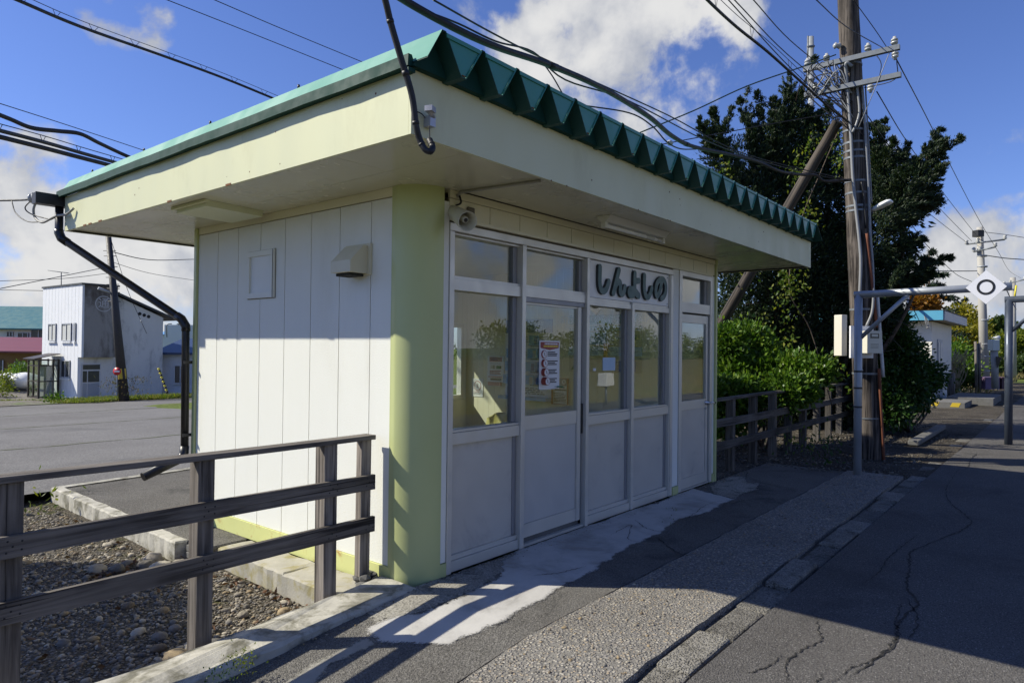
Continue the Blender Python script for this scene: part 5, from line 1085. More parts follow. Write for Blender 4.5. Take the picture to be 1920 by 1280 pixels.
# big dark conifer behind the pole
T = thing('dark_conifer', dep(1545, 872, 14.4), 'large dark conifer with upswept shoots behind the timber pole', 'tree')
parts = []
PL = [(1310, 224, 1392, 400, 13.6, .62), (1336, 205, 1402, 400, 13.8, .55), (1352, 262, 1412, 430, 13.4, .6), (1387, 188, 1428, 400, 14.2, .55), (1404, 222, 1440, 420, 13.8, .6), (1424, 205, 1452, 400, 14.4, .6), (1452, 232, 1470, 400, 14.0, .6),
      (1470, 172, 1482, 400, 14.6, .6), (1483, 140, 1488, 400, 14.8, .75), (1500, 168, 1500, 380, 14.6, .7), (1452, 185, 1480, 300, 14.6, .5), (1518, 200, 1505, 330, 14.6, .5), (1450, 262, 1482, 360, 14.4, .55), (1530, 215, 1545, 420, 14.8, .6), (1552, 190, 1560, 400, 15.0, .6),
      (1660, 226, 1622, 420, 13.6, .6), (1642, 232, 1620, 400, 13.8, .5), (1668, 282, 1625, 420, 13.4, .55), (1764, 244, 1668, 400, 13.0, .55), (1776, 262, 1665, 420, 13.2, .55), (1772, 308, 1650, 430, 12.8, .55), (1758, 352, 1640, 440, 13.0, .6), (1752, 378, 1645, 450, 13.4, .5), (1720, 300, 1640, 430, 13.2, .7), (1700, 268, 1630, 420, 13.6, .5),
      (1714, 452, 1620, 470, 13.2, .6), (1704, 470, 1620, 500, 13.6, .5), (1706, 520, 1620, 530, 13.4, .5), (1690, 545, 1612, 560, 13.6, .5), (1748, 492, 1640, 560, 13.2, .38), (1726, 512, 1640, 575, 13.4, .38), (1740, 515, 1650, 572, 13.4, .35), (1704, 490, 1655, 560, 13.0, .12), (1680, 580, 1620, 590, 13.5, .5)]
for u0, v0, u1, v1, d, r in PL:
    A0, B0 = dep(u1, v1, d), dep(u0, v0, d); parts.append(plume(A0, B0, r*.85, int(1300+17*math.hypot(u1-u0, v1-v0)), .075, .019))
    for k in range(3):       # side shoots with their own points
        t = R.uniform(.25, .75); q = lerp(A0, B0, t); dv = (B0-A0)/np.linalg.norm(B0-A0)+NR.normal(size=3)*.42; dv /= np.linalg.norm(dv); parts.append(plume(q, q+dv*np.linalg.norm(B0-A0)*R.uniform(.28, .5), r*.45, 900, .07, .018))
CB = [(1400, 400, 13.9, 85), (1350, 350, 13.8, 40), (1470, 390, 14.2, 95), (1550, 390, 14.6, 90), (1640, 400, 13.8, 75), (1690, 360, 13.3, 55), (1400, 470, 13.9, 95), (1500, 500, 14.2, 110), (1600, 500, 14.0, 90), (1420, 560, 14.2, 90), (1520, 600, 14.4, 120), (1610, 620, 14.2, 85), (1500, 720, 14.8, 110), (1590, 740, 14.6, 100), (1650, 560, 13.8, 50), (1380, 620, 14.4, 70), (1370, 760, 15, 70), (1450, 800, 15.2, 80), (1550, 810, 15, 90), (1640, 700, 14.6, 70), (1345, 430, 13.9, 55), (1335, 300, 13.8, 28), (1385, 300, 14.0, 45), (1440, 310, 14.2, 55), (1500, 280, 14.6, 50), (1550, 320, 14.8, 65), (1600, 340, 14.4, 60), (1650, 310, 13.7, 45), (1550, 480, 14.8, 90), (1590, 560, 14.6, 80), (1460, 640, 14.6, 100), (1545, 250, 15, 45), (1480, 230, 14.7, 40)]
parts.append(clumped([pxb(u, v, d, r, 1, r*d/FPX) for u, v, d, r in [(a_, b_, c_, e_*.68) for a_, b_, c_, e_ in CB]], 120000, .10, .021, .11, 14, .5))
parts.append(clumped([pxb(u, v, d+.6, r*.9, 1, r*d/FPX) for u, v, d, r in CB if v > 380], 34000, .15, .05, .14, 12, .3))
foliage('crown', *cat(parts), needle, T)
b = MB(); bs = np.array(dep(1545, 872, 14.6)); tops = [dep(u, v, d) for u, v, d in ((1483, 165, 14.8), (1420, 240, 14.2), (1555, 230, 15), (1345, 260, 13.8), (1640, 260, 13.7), (1740, 290, 13.1), (1700, 460, 13.4), (1400, 420, 14), (1740, 500, 13.2))]
for tp in tops: b.tube(smooth_path([bs, lerp(bs, tp, .3)*np.array([.5, .5, 1])+np.array([bs[0], bs[1], 0])*.5, lerp(bs, tp, .65), tp], 5), list(np.linspace(.12, .012, 16)), 7)
for k in range(60):
    tp = tops[k % len(tops)]; p = lerp(bs, tp, R.uniform(.45, .95)); b.tube([p, p+NR.normal(size=3)*np.array([.45, .45, .25])], [.012, .004], 4)
b.build('trunk', bark, T)
# climbing vine in the conifer
V_ = thing('climbing_vine', dep(1560, 300, 13.0), 'yellow green vine trailing through the conifer and under the eaves', 'vine')
pts = []
for u, v, d, n in [(1565, 255, 13, 40), (1570, 300, 12.9, 70), (1500, 300, 13, 50), (1490, 330, 13, 60), (1520, 270, 13, 40), (1515, 400, 12.6, 40), (1512, 402, 12.6, 40), (1350, 335, 13, 30), (1360, 318, 13, 25), (1470, 515, 12.2, 70), (1485, 540, 12.2, 70), (1470, 560, 12.2, 40), (1500, 520, 12.2, 40), (1400, 512, 12.2, 25), (1452, 590, 12.2, 20), (1570, 690, 11.6, 20), (1610, 720, 11, 14), (1605, 745, 11, 14), (1485, 648, 11.6, 20), (1545, 680, 11.6, 16), (1430, 610, 12.6, 30), (1480, 605, 12.6, 25)]:
    q = NR.normal(size=(n, 3))*np.array([.10, .10, .14])+dep(u, v, d); pts.append((q, NR.normal(size=(n, 3))*.7+np.array([0, 0, -.8]), NR.uniform(.05, .09, n), NR.uniform(.035, .06, n)))
foliage('leaves', *cat(pts), vinem, V_)
b = MB(); b.tube(smooth_path([dep(1560, 760, 12.5), dep(1520, 620, 12.6), dep(1480, 540, 12.4), dep(1500, 420, 12.8), dep(1540, 320, 13), dep(1570, 250, 13)], 6), .01, 5); b.build('stem', bark, V_)
# sunlit bush behind the far fence
def bush(name, label, cat_, blobs, n, L, W, m, clump=.10, per=14, group=None, stems=True, up=.35):
    c = np.mean([b_[0] for b_ in blobs], 0); zb = min(b_[0][2]-b_[1][2] for b_ in blobs); T = thing(name, (c[0], c[1], max(-.3, zb)), label, cat_, group); sub_ = []
    for q, r in blobs:
        for _ in range(3): o = NR.normal(size=3); o /= np.linalg.norm(o); sub_.append((q+o*r*.6, r*NR.uniform(.32, .6)))
    foliage('crown' if 'tree' in name or 'spruce' in name else 'foliage', *clumped([(q, r*.82) for q, r in blobs]+sub_, n, L, W, clump, per, up), m, T)
    if stems:
        b = MB(); bs = np.array([c[0], c[1], min(zb, -.05)])
        for q, r in blobs: b.tube(smooth_path([bs+NR.normal(size=3)*np.array([.12, .12, 0]), lerp(bs, q, .5)+NR.normal(size=3)*.08, q+np.array([0, 0, r[2]*.5])], 4), list(np.linspace(.03, .006, 9)), 5)
        b.build('stem' if 'tree' not in name else 'trunk', bark, T)
    return T
bush('leafy_bush', 'bright green leafy bush over the timber fence in sunlight', 'bush', [pxb(u, v, d, r) for u, v, d, r in [(1362, 648, 12.0, 38), (1402, 640, 12.2, 34), (1436, 655, 12.2, 22), (1375, 700, 11.8, 42), (1430, 705, 11.8, 40), (1485, 700, 11.6, 36), (1530, 698, 11.4, 26), (1465, 730, 11.2, 32), (1355, 740, 11.2, 36), (1400, 745, 11.2, 32), (1505, 732, 11.2, 22), (1365, 790, 11.4, 28)]], 30000, .095, .058, bushm, .075, 10)
bush('dark_bush', 'dark green bush with drooping twigs in front of the white hut', 'bush', [pxb(u, v, d, r) for u, v, d, r in [(1665, 620, 14.2, 48), (1680, 665, 14, 52), (1650, 700, 14, 50), (1705, 690, 14.2, 38), (1730, 710, 14.2, 26), (1690, 730, 13.8, 42), (1655, 755, 13.6, 45), (1745, 703, 14.3, 14), (1720, 745, 14, 24), (1757, 697, 14.3, 10), (1765, 707, 14.3, 7), (1740, 725, 14.2, 14)]], 26000, .095, .055, bush2, .085, 10, up=-.1)
# ground plants by the fence
for i, (u, v, d, n, m, lab) in enumerate([(1545, 838, 9.6, 70, bush2, 'low dark plants at the foot of the far fence'), (1490, 822, 10.3, 40, yelg, 'yellowish weed at the foot of the far fence'), (1512, 840, 9.6, 40, bush2, 'small weed between the far fence posts'), (452, 1236, 3.5, 150, yelg, 'tall weed growing in the joint below the kerb beam'), (418, 1262, 3.38, 90, bush2, 'small dark weed in the joint at the corner of the walkway'), (75, 938, 7.4, 40, yelg, 'little green weed in the gravel by the car park'), (1264, 969, 6.35, 26, yelg, 'yellowish tuft in the joint between walkway and pebble strip'), (1238, 1203, 4.75, 30, yelg, 'small green tuft in the joint beside the near kerb stones'), (1262, 1190, 4.9, 16, bush2, 'tiny dark tuft in the joint beside the kerb stones'), (1020, 1124, 4.5, 18, yelg, 'tiny weed on the edge of the pale cement patch'), (1300, 1165, 5.1, 22, yelg, 'little green weed where kerb stones meet in the shadow'), (700, 1068, 5.0, 14, bush2, 'tiny weed beside the rubble under the fence end')]):
    c = np.array(dep(u, v, d)); sz = .16 if d > 5 else .038; q = NR.normal(size=(n, 3))*np.array([sz, sz, sz*.9])*(1 if d > 5.5 or v > 1225 else .45)*(.35 if u > 1200 and d < 7 else 1)+c
    wt = thing('weed', c, lab, 'weed', 'weeds in the paving and gravel'); foliage('foliage', q, NR.normal(size=(n, 3))*.6+np.array([0, 0, .7]), NR.uniform(.5, 1, n)*(.10 if d > 7 else .022), NR.uniform(.5, 1, n)*(.035 if d > 7 else .010), m, wt)
# dead leaves
n = 260; x = np.concatenate([NR.normal(-.95, .16, 90), NR.normal(-.45, .03, 60), NR.uniform(-2.4, -.5, 110)]); y = np.concatenate([NR.normal(2.55, .10, 90), NR.uniform(.6, 3.2, 60), NR.uniform(.5, 4.5, 110)]); P = np.stack([x, y, bedz(x, y)+.03], -1)
stuff(foliage('fallen_leaves', P, NR.normal(size=(n, 3))*np.array([1, 1, .25]), NR.uniform(.03, .07, n), NR.uniform(.02, .035, n), leafmat('dead_leaf', [(.07, .03, .012), (.12, .055, .02), (.16, .10, .05)], .1), None))
# ------------------------------------------------------------------ right background
lm = thing('lamp_mast', dep(1699, 590, 23.0), 'round black lamp hanging from a slim grey mast on the hut roof', 'lamp'); MB().tube([dep(1699, 592, 23.0), dep(1699, 553, 23.0)], .10, 10).build('mast', galv_w, lm); MB().tube([dep(1699, 556, 23.0), dep(1690, 556, 21.2), dep(1689, 592, 21.2)], .045, 8).build('arm', blk, lm); b = MB(); q = dep(1687, 602, 21.2); b._lathe(q+FW*.10, -FW, [(0, 0), (0, .14), (.10, .20), (.22, .235), (.23, .215), (.16, .16), (.15, 0)], 22); b.build('lamp_head', blk, lm)
b_hut = thing('trackside_hut', (24, .5, 0), 'small white hut with a blue edged flat roof beyond the bushes', 'hut')
hw_ = mat('hut_wall', (.74, .71, .63), .8, 0, .06, 1.2, .1, 20, (.45, .42, .34), .4, 1.5)
b = MB(); b.box(22.5, 27.2, .05, 3.6, -.2, 2.66); b.build('wall', hw_, b_hut)
b = MB(); b.box(22.1, 28.0, -.32, 4.0, 2.70, 2.96, 0); b.box(22.0, 22.1, -.32, 4.0, 2.68, 2.98, 1); b.box(22.1, 28, -.36, -.322, 2.68, 2.97, 2); b.box(22.0, 28.02, -.38, 4.02, 2.982, 3.0, 3); b.build('roof', [mat('hut_soffit', (.42, .36, .24), .7), mat('hut_blue', (.10, .36, .52), .5, 0, .06, 2), mat('hut_grey', (.55, .55, .55), .6), mat('hut_cap', (.04, .04, .045), .7)], b_hut)
b = MB(); b.box(23.6, 24.7, .02, .046, .05, 2.1, 0); b.box(23.68, 24.05, .005, .019, .9, 2.0, 1); b.box(24.15, 24.62, .005, .019, .9, 2.0, 1); b.tube([(24.1, .0, .8), (24.1, .0, .95)], .02, 6, 2); b.build('door', [mat('hut_door', (.34, .36, .40), .5), mat('hut_door_panel', (.46, .48, .52), .4), blk], b_hut)
b = MB()
for k in range(3): b.tube(smooth_path([dep(1733, 590, 21.6), dep(1736+3*k, 606, 21.5), dep(1742-2*k, 615, 21.5), dep(1740, 607, 21.6)], 5), .012, 5)
tag(b.build('cable_loop', grey_pvc), 'loose loop of grey cable on the blue edge of the hut roof', 'cable')
b = MB(); yel = mat('safety_yellow', (.50, .36, .02), .6, 0, .1, 5); b.box(21.0, 22.9, -1.0, .5, -.05, .16, 0)
for yq in (-.85, -.3, .25): b.prism([(20.994, yq, .03), (20.994, yq+.22, .03), (20.994, yq+.16, .155), (20.994, yq-.06, .155)], (.005, 0, 0), 1)
tag(b.build('concrete_step', [conc_dark, yel]), 'low concrete step with yellow hazard stripes by the hut', 'step')
b = MB(); b.box(23.0, 26.2, -1.55, -.3, -.05, .22, 0); tag(b.build('concrete_plinth', conc_dark), 'pale low concrete plinth behind the striped step', 'plinth')
b = MB(); b.tube([(25.0, -.2, 0), (25.0, -.2, .95)], .12, 8); tag(b.build('stump_post', wv), 'short grey timber stump post beside the plinth', 'post')
b = MB(); c0, c1 = gp(1712, 838), gp(1765, 806); d = np.array([c1[0]-c0[0], c1[1]-c0[1], 0]); s = np.array([-d[1], d[0], 0])/np.linalg.norm(d)*.085; b.obox(lerp((*c0, .07), (*c1, .07), .5), d/2, s, (0, 0, .045)); tag(b.build('kerb_block', conc_dark, bevel=.02), 'loose pale kerb stone lying on the dirt near the pole', 'kerb stone')
concp = mat('pole_concrete', (.36, .345, .31), .85, 0, .1, 2)
def cpole(u, vb, vt, d, r0, r1, label, arms=(), lean=0):
    p0 = dep(u, vb, d); p1 = dep(u+lean, vt, d); t = thing('concrete_pole', p0, label, 'utility pole', 'concrete poles down the line'); MB().tube([p0-np.array([0, 0, .3]), p1], [r0, r1], 16).build('shaft', concp, t)
    for (v, ur, ul) in arms:
        b = MB(); a = dep(u+ul, v+ (ul < 0)*6, d); c = dep(u+ur, v-3, d*.97); b.tube([a, c], .04, 6); b.build('crossarm', galv, t)
        for q in (a, c, lerp(a, c, .3)): bb_ = MB(); bb_._lathe(q, (0, 0, 1), [(0, .04), (.05, .09), (.10, .05), (.14, .09), (.2, .03), (.201, 0)], 8); bb_.build('insulator', porc, t)
    return t, p0, p1
t, p0, p1 = cpole(1848, 738, 426, 30.5, .205, .125, 'tall concrete pole with short crossarms behind the diamond sign', ((452, 36, -36), (466, 18, -22)), -11)
b = MB(); b.obox(dep(1834, 438, 30.2), (.12, -.1, 0), (.1, .12, 0), (0, 0, .14)); b.build('transformer', blk, t); 
for v in (480, 500, 600, 645, 668, 695): q = dep(1840+(v-430)*.025, v, 30.5); MB().tube([q-np.array([0, 0, .03]), q+np.array([0, 0, .03])], .2, 14).build('band', galv_w, t)
cpole(1899, 735, 520, 46, .24, .16, 'second concrete pole seen between the diamond sign and the blue frame', ((527, 22, -16),), 0)
cpole(1797, 656, 580, 48, .14, .12, 'thin concrete post behind the hut roof', (), -2)
tt = thing('steel_mast', dep(1522, 700, 17), 'slim steel mast with a thin side antenna behind the conifer', 'mast'); MB().tube([dep(1524, 760, 17), dep(1520, 70, 17)], .075, 12).build('shaft', galv_w, tt); MB().tube([dep(1514, 120, 16.9), dep(1515, 68, 16.9)], .022, 8).build('antenna', galv, tt)
b = MB()
for v in (88, 150): b.tube([dep(1513, v, 16.9), dep(1527, v-1, 16.9)], .03, 6)
b.build('bracket', galv, tt)
tt = thing('signal_box', dep(1864, 728, 26), 'pale green cabinet on a post with a small horn near the far pole', 'signal box'); MB().tube([dep(1866, 728, 26), dep(1864, 655, 26)], .12, 10).build('post', concp, tt); b = MB(); c = dep(1863, 647, 26); b.obox(c, RT*.13, FW*.15, (0, 0, .21)); b.build('cabinet', mat('cabinet_green', (.50, .56, .52), .5), tt, bevel=.02); b = MB(); c = dep(1862, 633, 26); b._lathe(c, RT, [(0, .03), (.08, .04), (.22, .09), (.221, 0)], 12); b.build('horn', white, tt); b = MB(); b.prism([dep(1868, 668, 25.8), dep(1879, 670, 25.8), dep(1870, 690, 25.8)], FW*.03); b.build('shade', blk, tt)
tt = thing('notice_board', dep(1834, 736, 27), 'narrow weathered notice board on two posts beside the far pole', 'board'); b = MB(); b.tube([dep(1831, 737, 27), dep(1829, 640, 27)], .05, 8); b.tube([dep(1837, 735, 27), dep(1836, 642, 27)], .05, 8); b.build('post', wv, tt); b = MB(); b.prism([dep(1831, 646, 27), dep(1836, 646, 27), dep(1836, 682, 27), dep(1831, 680, 27)], FW*.05); b.build('board', mat('board_grey', (.25, .27, .25), .6), tt)
for u, w, c, lab in ((1848, 26, (.20, .13, .22), 'purple grey bin left of the signal box post'), (1872, 13, (.10, .05, .06), 'dark maroon bin right of the signal box post')):
    b = MB(); q = dep(u, 718, 27.5); b.obox(q, RT*w*27.5/FPX/2, FW*.4, (0, 0, .22)); b.obox(q+np.array([0, 0, .235]), RT*(w*27.5/FPX/2+.03), FW*.43, (0, 0, .02)); tag(b.build('storage_bin', mat('bin_'+str(u), c, .6, 0, .2, 3)), lab, 'bin')
b = MB(); b.tube([dep(1893, 640, 24), dep(1884, 706, 24)], .035, 8); b.tube([dep(1895.5, 622, 24), dep(1893, 640, 24)], .01, 5); tag(b.build('guy_guard', mat('guard_yellow', (.65, .55, .03), .5)), 'yellow guard sleeve on a guy wire beside the blue frame', 'guard')
b = MB(); b.tube([dep(1905.5, 535, 24), dep(1902, 560, 24)], .03, 8); tag(b.build('guy_guard', MATS['guard_yellow']), 'short yellow guard high beside the second concrete pole', 'guard')
def spruce(u, vb, vt, d, w, label, m, n=7000):
    p0 = dep(u, vb, d); p1 = dep(u, vt, d); t = thing('spruce_tree', p0, label, 'tree'); MB().tube([p0-np.array([0, 0, .3]), p1], [.2, .02], 8).build('trunk', bark, t); h_ = p1[2]-p0[2]; parts = []
    for k in range(34):
        f = (k+.5)/34; z = p0[2]+h_*f; ln = w*(1-f)**.8*R.uniform(.7, 1.15)+.15; a = k*2.4; dr = np.array([math.cos(a), math.sin(a), 0]); base = np.array([p0[0], p0[1], z]); tipp = base+dr*ln+np.array([0, 0, -.25*ln+.1])
        kk = n//34; s = NR.uniform(.1, 1, kk); q = base+(tipp-base)*s[:, None]+NR.normal(size=(kk, 3))*np.array([.16, .16, .07])*ln*.5; parts.append((q, dr*.6+NR.normal(size=(kk, 3))*.5+np.array([0, 0, -.25]), NR.uniform(.18, .32, kk), NR.uniform(.05, .09, kk)))
    foliage('crown', *cat(parts), m, t)
spruce(1742, 740, 470, 34, 2.6, 'dark spruce rising behind the hut roof', needle2)
spruce(1805, 740, 560, 44, 2.4, 'second dark spruce half hidden by yellow trees', needle2, 5000)
def far(name, label, bl, n, L, W, m, cat_='tree', grp=None): return bush(name, label, cat_, [pxb(u, v, d, r) for u, v, d, r in bl], n, L, W, m, .18, 10, grp)
far('autumn_tree', 'orange autumn tree above the left end of the hut roof', [(1722, 568, 30, 18), (1735, 575, 30, 15), (1708, 575, 30, 14)], 2600, .16, .11, orgm)
far('autumn_tree', 'yellow tree with feathery twigs rising over the hut roof edge', [(1800, 590, 40, 16), (1815, 602, 40, 16), (1795, 612, 40, 22), (1825, 620, 39, 20), (1808, 640, 38, 28), (1785, 650, 38, 25), (1835, 645, 38, 22), (1812, 598, 40, 10), (1830, 592, 40, 7)], 7000, .20, .12, yelm)
far('green_bush', 'green shrub at the corner right of the hut', [(1790, 675, 29, 26), (1805, 700, 28, 22), (1785, 705, 28, 24), (1775, 690, 28, 15)], 7000, .15, .09, bushm, 'bush')
far('autumn_tree', 'yellow green trees behind the signal box', [(1885, 640, 60, 16), (1905, 645, 60, 18), (1930, 640, 60, 22), (1875, 655, 60, 14), (1960, 650, 60, 25)], 5000, .28, .18, yelg)
far('autumn_tree', 'brighter yellow tree at the right edge behind the blue frame', [(1912, 635, 75, 12), (1935, 628, 75, 15)], 3000, .3, .2, yelm)
far('green_tree', 'distant dark green trees on the skyline', [(1860, 612, 110, 12), (1880, 606, 110, 14), (1900, 614, 110, 10)], 4000, .5, .35, farm)
far('green_bush', 'low green bushes at the end of the platform', [(1870, 690, 52, 16), (1895, 690, 52, 18), (1920, 692, 52, 22), (1850, 690, 52, 14)], 5000, .25, .15, farm, 'bush')
n = 2600; P = np.stack([NR.uniform(27, 60, n), NR.uniform(-1, 3.5, n), np.zeros(n)], -1); stuff(foliage('dry_grass', P, NR.normal(size=(n, 3))*np.array([.35, .35, .1])+np.array([0, 0, 1]), NR.uniform(.15, .45, n), NR.uniform(.02, .04, n), leafmat('dry_grass_blades', [(.22, .16, .06), (.30, .24, .10), (.16, .16, .04)], .2), None))
# twiggy shrub by the hut
b = MB()
for k in range(46):
    p = dep(R.uniform(1772, 1800), 728, 26.5); b.tube(smooth_path([p, p+np.array([R.uniform(-.3, .3), R.uniform(-.3, .3), R.uniform(.5, .9)]), p+np.array([R.uniform(-.7, .7), R.uniform(-.7, .7), R.uniform(1.0, 1.6)])], 3), [.012]*7, 4)
tag(b.build('bare_shrub', mat('twig', (.30, .25, .16), .9)), 'bare straw coloured shrub between hut and green bush', 'shrub')
# tree line across the railway, seen mirrored in the glazing, and the wooded skyline
bl = []
for k in range(46):
    x = -30+k*3.4+R.uniform(-1, 1); y = R.uniform(-52, -40); h_ = R.uniform(1.6, 3.4); bl.append((np.array([x, y, h_*.55]), np.array([2.4, 2, h_])))
stuff(foliage('scrub_wood', *clumped(bl, 70000, .34, .2, .3, 10, .2), yelg, None))
bl = []
for k in range(70):
    x = 90+k*9+R.uniform(-4, 4); y = 40-k*1.5+R.uniform(-20, 20); bl.append((np.array([x, y, 2.2]), np.array([5, 5, R.uniform(3, 5.5)])))
for k in range(120):
    a = math.radians(R.uniform(28, 172)); d = R.uniform(190, 260); bl.append((CAMP+np.array([d*math.cos(a), d*math.sin(a), -3-.5]), np.array([7, 7, R.uniform(3, 6)])))
stuff(foliage('distant_wood', *clumped(bl, 42000, 1.5, 1.0, .9, 10, .2), farm, None))
# cabinet on the far side of the platform (mirrored in the window)
tt = thing('relay_cabinet', (14.3, -7.1, 0), 'white relay cabinet on a grey post across the platform', 'cabinet'); MB().tube([(14.3, -7.1, 0), (14.3, -7.1, .58)], .05, 10).build('post', galv, tt); b = MB(); b.box(14.10, 14.50, -7.27, -6.95, .55, .93); b.build('cabinet', mat('cabinet_white', (.72, .72, .70), .5), tt, bevel=.015)

# ------------------------------------------------------------------ left background: houses across the car park
def V3(*a): return np.array(a, float)
hs_ = thing('corner_house', dep(148, 748, 36.5), 'two storey house, white clad front and stained grey concrete side', 'house')
K0 = dep(153, 748, 36.5); K0[2] = -1.33; hL = math.radians(0)
cam_r = np.array([R0[0], R0[1], 0]); cam_f = np.array([math.cos(YAW), math.sin(YAW), 0])
eL = (-4.0*cam_r+2.9*cam_f); eL /= np.linalg.norm(eL); eR = (2.9*cam_r+4.0*cam_f); eR /= np.linalg.norm(eR)
UZ = V3(0, 0, 1)
HH = 6.12; WL, WR = 4.9, 4.35
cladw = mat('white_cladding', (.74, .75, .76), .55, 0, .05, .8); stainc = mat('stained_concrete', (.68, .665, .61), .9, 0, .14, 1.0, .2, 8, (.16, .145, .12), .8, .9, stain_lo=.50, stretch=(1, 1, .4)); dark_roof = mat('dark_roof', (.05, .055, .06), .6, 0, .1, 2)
winm = mat('window_dark', (.05, .055, .06), .12, 0, .2, 2); curt = mat('curtain', (.52, .53, .50), .8, 0, .08, 4); frame_m = mat('house_frame', (.55, .56, .58), .4, .2)
def hp(l, r, z): return K0+eL*l+eR*r+UZ*z
def hbox(b, l0, l1, r0, r1, z0, z1, mi=0): b.prism([hp(l0, r0, z0), hp(l1, r0, z0), hp(l1, r1, z0), hp(l0, r1, z0)], UZ*(z1-z0), mi)
b = MB(); hbox(b, .12, WL, .12, WR, 0, 4.3); RZ = 1.5   # body; side roof falls away to the right
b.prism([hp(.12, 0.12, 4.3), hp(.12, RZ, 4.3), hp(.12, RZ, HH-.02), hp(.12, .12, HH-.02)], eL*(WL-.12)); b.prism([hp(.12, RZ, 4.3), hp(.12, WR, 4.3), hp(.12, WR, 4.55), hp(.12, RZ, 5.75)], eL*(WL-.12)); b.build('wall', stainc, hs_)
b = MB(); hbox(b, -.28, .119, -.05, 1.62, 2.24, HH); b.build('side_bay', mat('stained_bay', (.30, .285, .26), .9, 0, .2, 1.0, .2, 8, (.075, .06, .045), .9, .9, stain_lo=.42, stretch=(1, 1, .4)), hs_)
b = MB()
n = 12
for k in range(n):
    l0 = -.28+(WL+.28)*k/n; l1 = -.28+(WL+.28)*(k+1)/n; hbox(b, l0+.012, l1-.012, -.16, .119 if l0 > .1 else -.051, 0 if l0 > .1 else 2.24, HH)
hbox(b, .13, WL, -.12, .118, 0, HH-.02); b.build('front_cladding', cladw, hs_)
b = MB(); hbox(b, -.35, WL+.05, -.22, RZ+.2, HH+.005, HH+.09); b.prism([hp(-.1, RZ+.2, 5.74), hp(-.1, WR+.75, 4.40), hp(-.1, WR+.75, 4.50), hp(-.1, RZ+.2, 5.86)], eL*(WL+.2)); b.build('roof', dark_roof, hs_)
def hwin(l0, l1, z0, z1, drape=True):
    b = MB(); hbox(b, l0, l1, -.20, -.161, z0, z1, 0); o = b.build('window', winm, hs_); b = MB()
    for (a, c) in ((l0, l0+.04), (l1-.04, l1), ((l0+l1)/2-.025, (l0+l1)/2+.025)): hbox(b, a, c, -.225, -.201, z0, z1, 0)
    hbox(b, l0+.041, l1-.041, -.224, -.201, z0, z0+.05); hbox(b, l0+.041, l1-.041, -.224, -.201, z1-.05, z1); b.build('frame', frame_m, o); b = MB(); hbox(b, l0-.05, l1+.05, -.27, -.2005, z0-.1, z0-.03); b.build('sill', cladw, o)
    if drape:
        b = MB(); hbox(b, l0+.1, (l0+l1)/2-.1, -.2018, -.2005, z0+.05, z1-.1); hbox(b, (l0+l1)/2+.05, l1-.12, -.2018, -.2005, z0+.05, z1-.15); b.build('curtain', curt, o)
hwin(.95, 2.15, 3.10, 4.08); hwin(2.95, 3.95, 3.10, 4.08); hwin(.40, .64, 3.10, 4.08, False); hwin(1.05, 2.15, 1.10, 2.05, False)
b = MB(); hbox(b, .06, .118, .02, .95, .0, 1.90); d_ = b.build('entrance', frame_m, hs_); b = MB()
for r0, r1, z0, z1, mi in ((.06, .91, 1.58, 1.84, 0), (.06, .26, .90, 1.50, 0), (.32, .88, .90, 1.50, 0), (.06, .26, .06, .84, 1), (.32, .88, .06, .84, 1)): hbox(b, .045, .059, r0, r1, z0, z1, mi)
b.build('pane', [winm, mat('door_lower', (.34, .36, .38), .5)], d_)
# painted round emblem, ghost lettering on the bay wall
b = MB(); c = hp(-.283, .90, 5.15); n = 28; vs = []
for k in range(n):
    a = 2*math.pi*k/n
    for r in (.43, .39): vs.append(c+eR*r*math.cos(a)+UZ*r*math.sin(a)-eL*.004)
b.add(vs, [(2*k, 2*k+1, (2*k+3) % (2*n), (2*k+2) % (2*n)) for k in range(n)]); textmesh('通', .58, b, c-eL*.005, eR, UZ); b.build('emblem', mat('faded_paint', (.50, .50, .50), .8), hs_)
b = MB()
for k in range(3): q = hp(.118, 3.0+.25*k, 4.72-.07*k); b.tube([q, q-eL*.02], .10, 8)
b.build('vent', mat('vent_dark', (.03, .03, .028), .9), hs_)
# glazed porch
pt = thing('glazed_porch', hp(2.6, -1.4, 0), 'dark framed glazed porch standing against the white clad front', 'porch'); fm = mat('porch_frame', (.035, .025, .02), .5); b = MB(); l0, l1, r0, r1 = 2.2, 3.6, -1.25, -.30
for l in (l0, (l0+l1)/2, l1):
    for r_ in (r0, r1): hbox(b, l-.04, l+.04, r_-.04, r_+.04, 0, 2.1)
for z in (.05, .9, 1.75, 2.05):
    hbox(b, l0+.041, l1-.041, r0-.03, r0+.03, z-.03, z+.03); hbox(b, l0-.03, l0+.03, r0+.041, r1-.041, z-.03, z+.03); hbox(b, l1-.03, l1+.03, r0+.041, r1-.041, z-.03, z+.03)
b.build('frame', fm, pt); b = MB(); b.prism([hp(l0-.1, r0-.25, 2.10), hp(l1+.1, r0-.25, 2.10), hp(l1+.1, r0-.25, 2.14), hp(l0-.1, r0-.25, 2.14)], eR*(r1-r0+.28)+UZ*.28); b.build('roof', fm, pt); b = MB(); hbox(b, l0, l1, r0-.005, r0+.005, .08, 2.0); hbox(b, l0-.005, l0+.005, r0+.04, r1-.04, .08, 2.0); hbox(b, l1-.005, l1+.005, r0+.04, r1-.04, .08, 2.0); b.build('pane', glass, pt)
b = MB(); hbox(b, 2.5, 3.1, -.9, -.5, .02, 1.7); b.build('shelf', mat('shelf_grey', (.30, .30, .28), .7), pt)
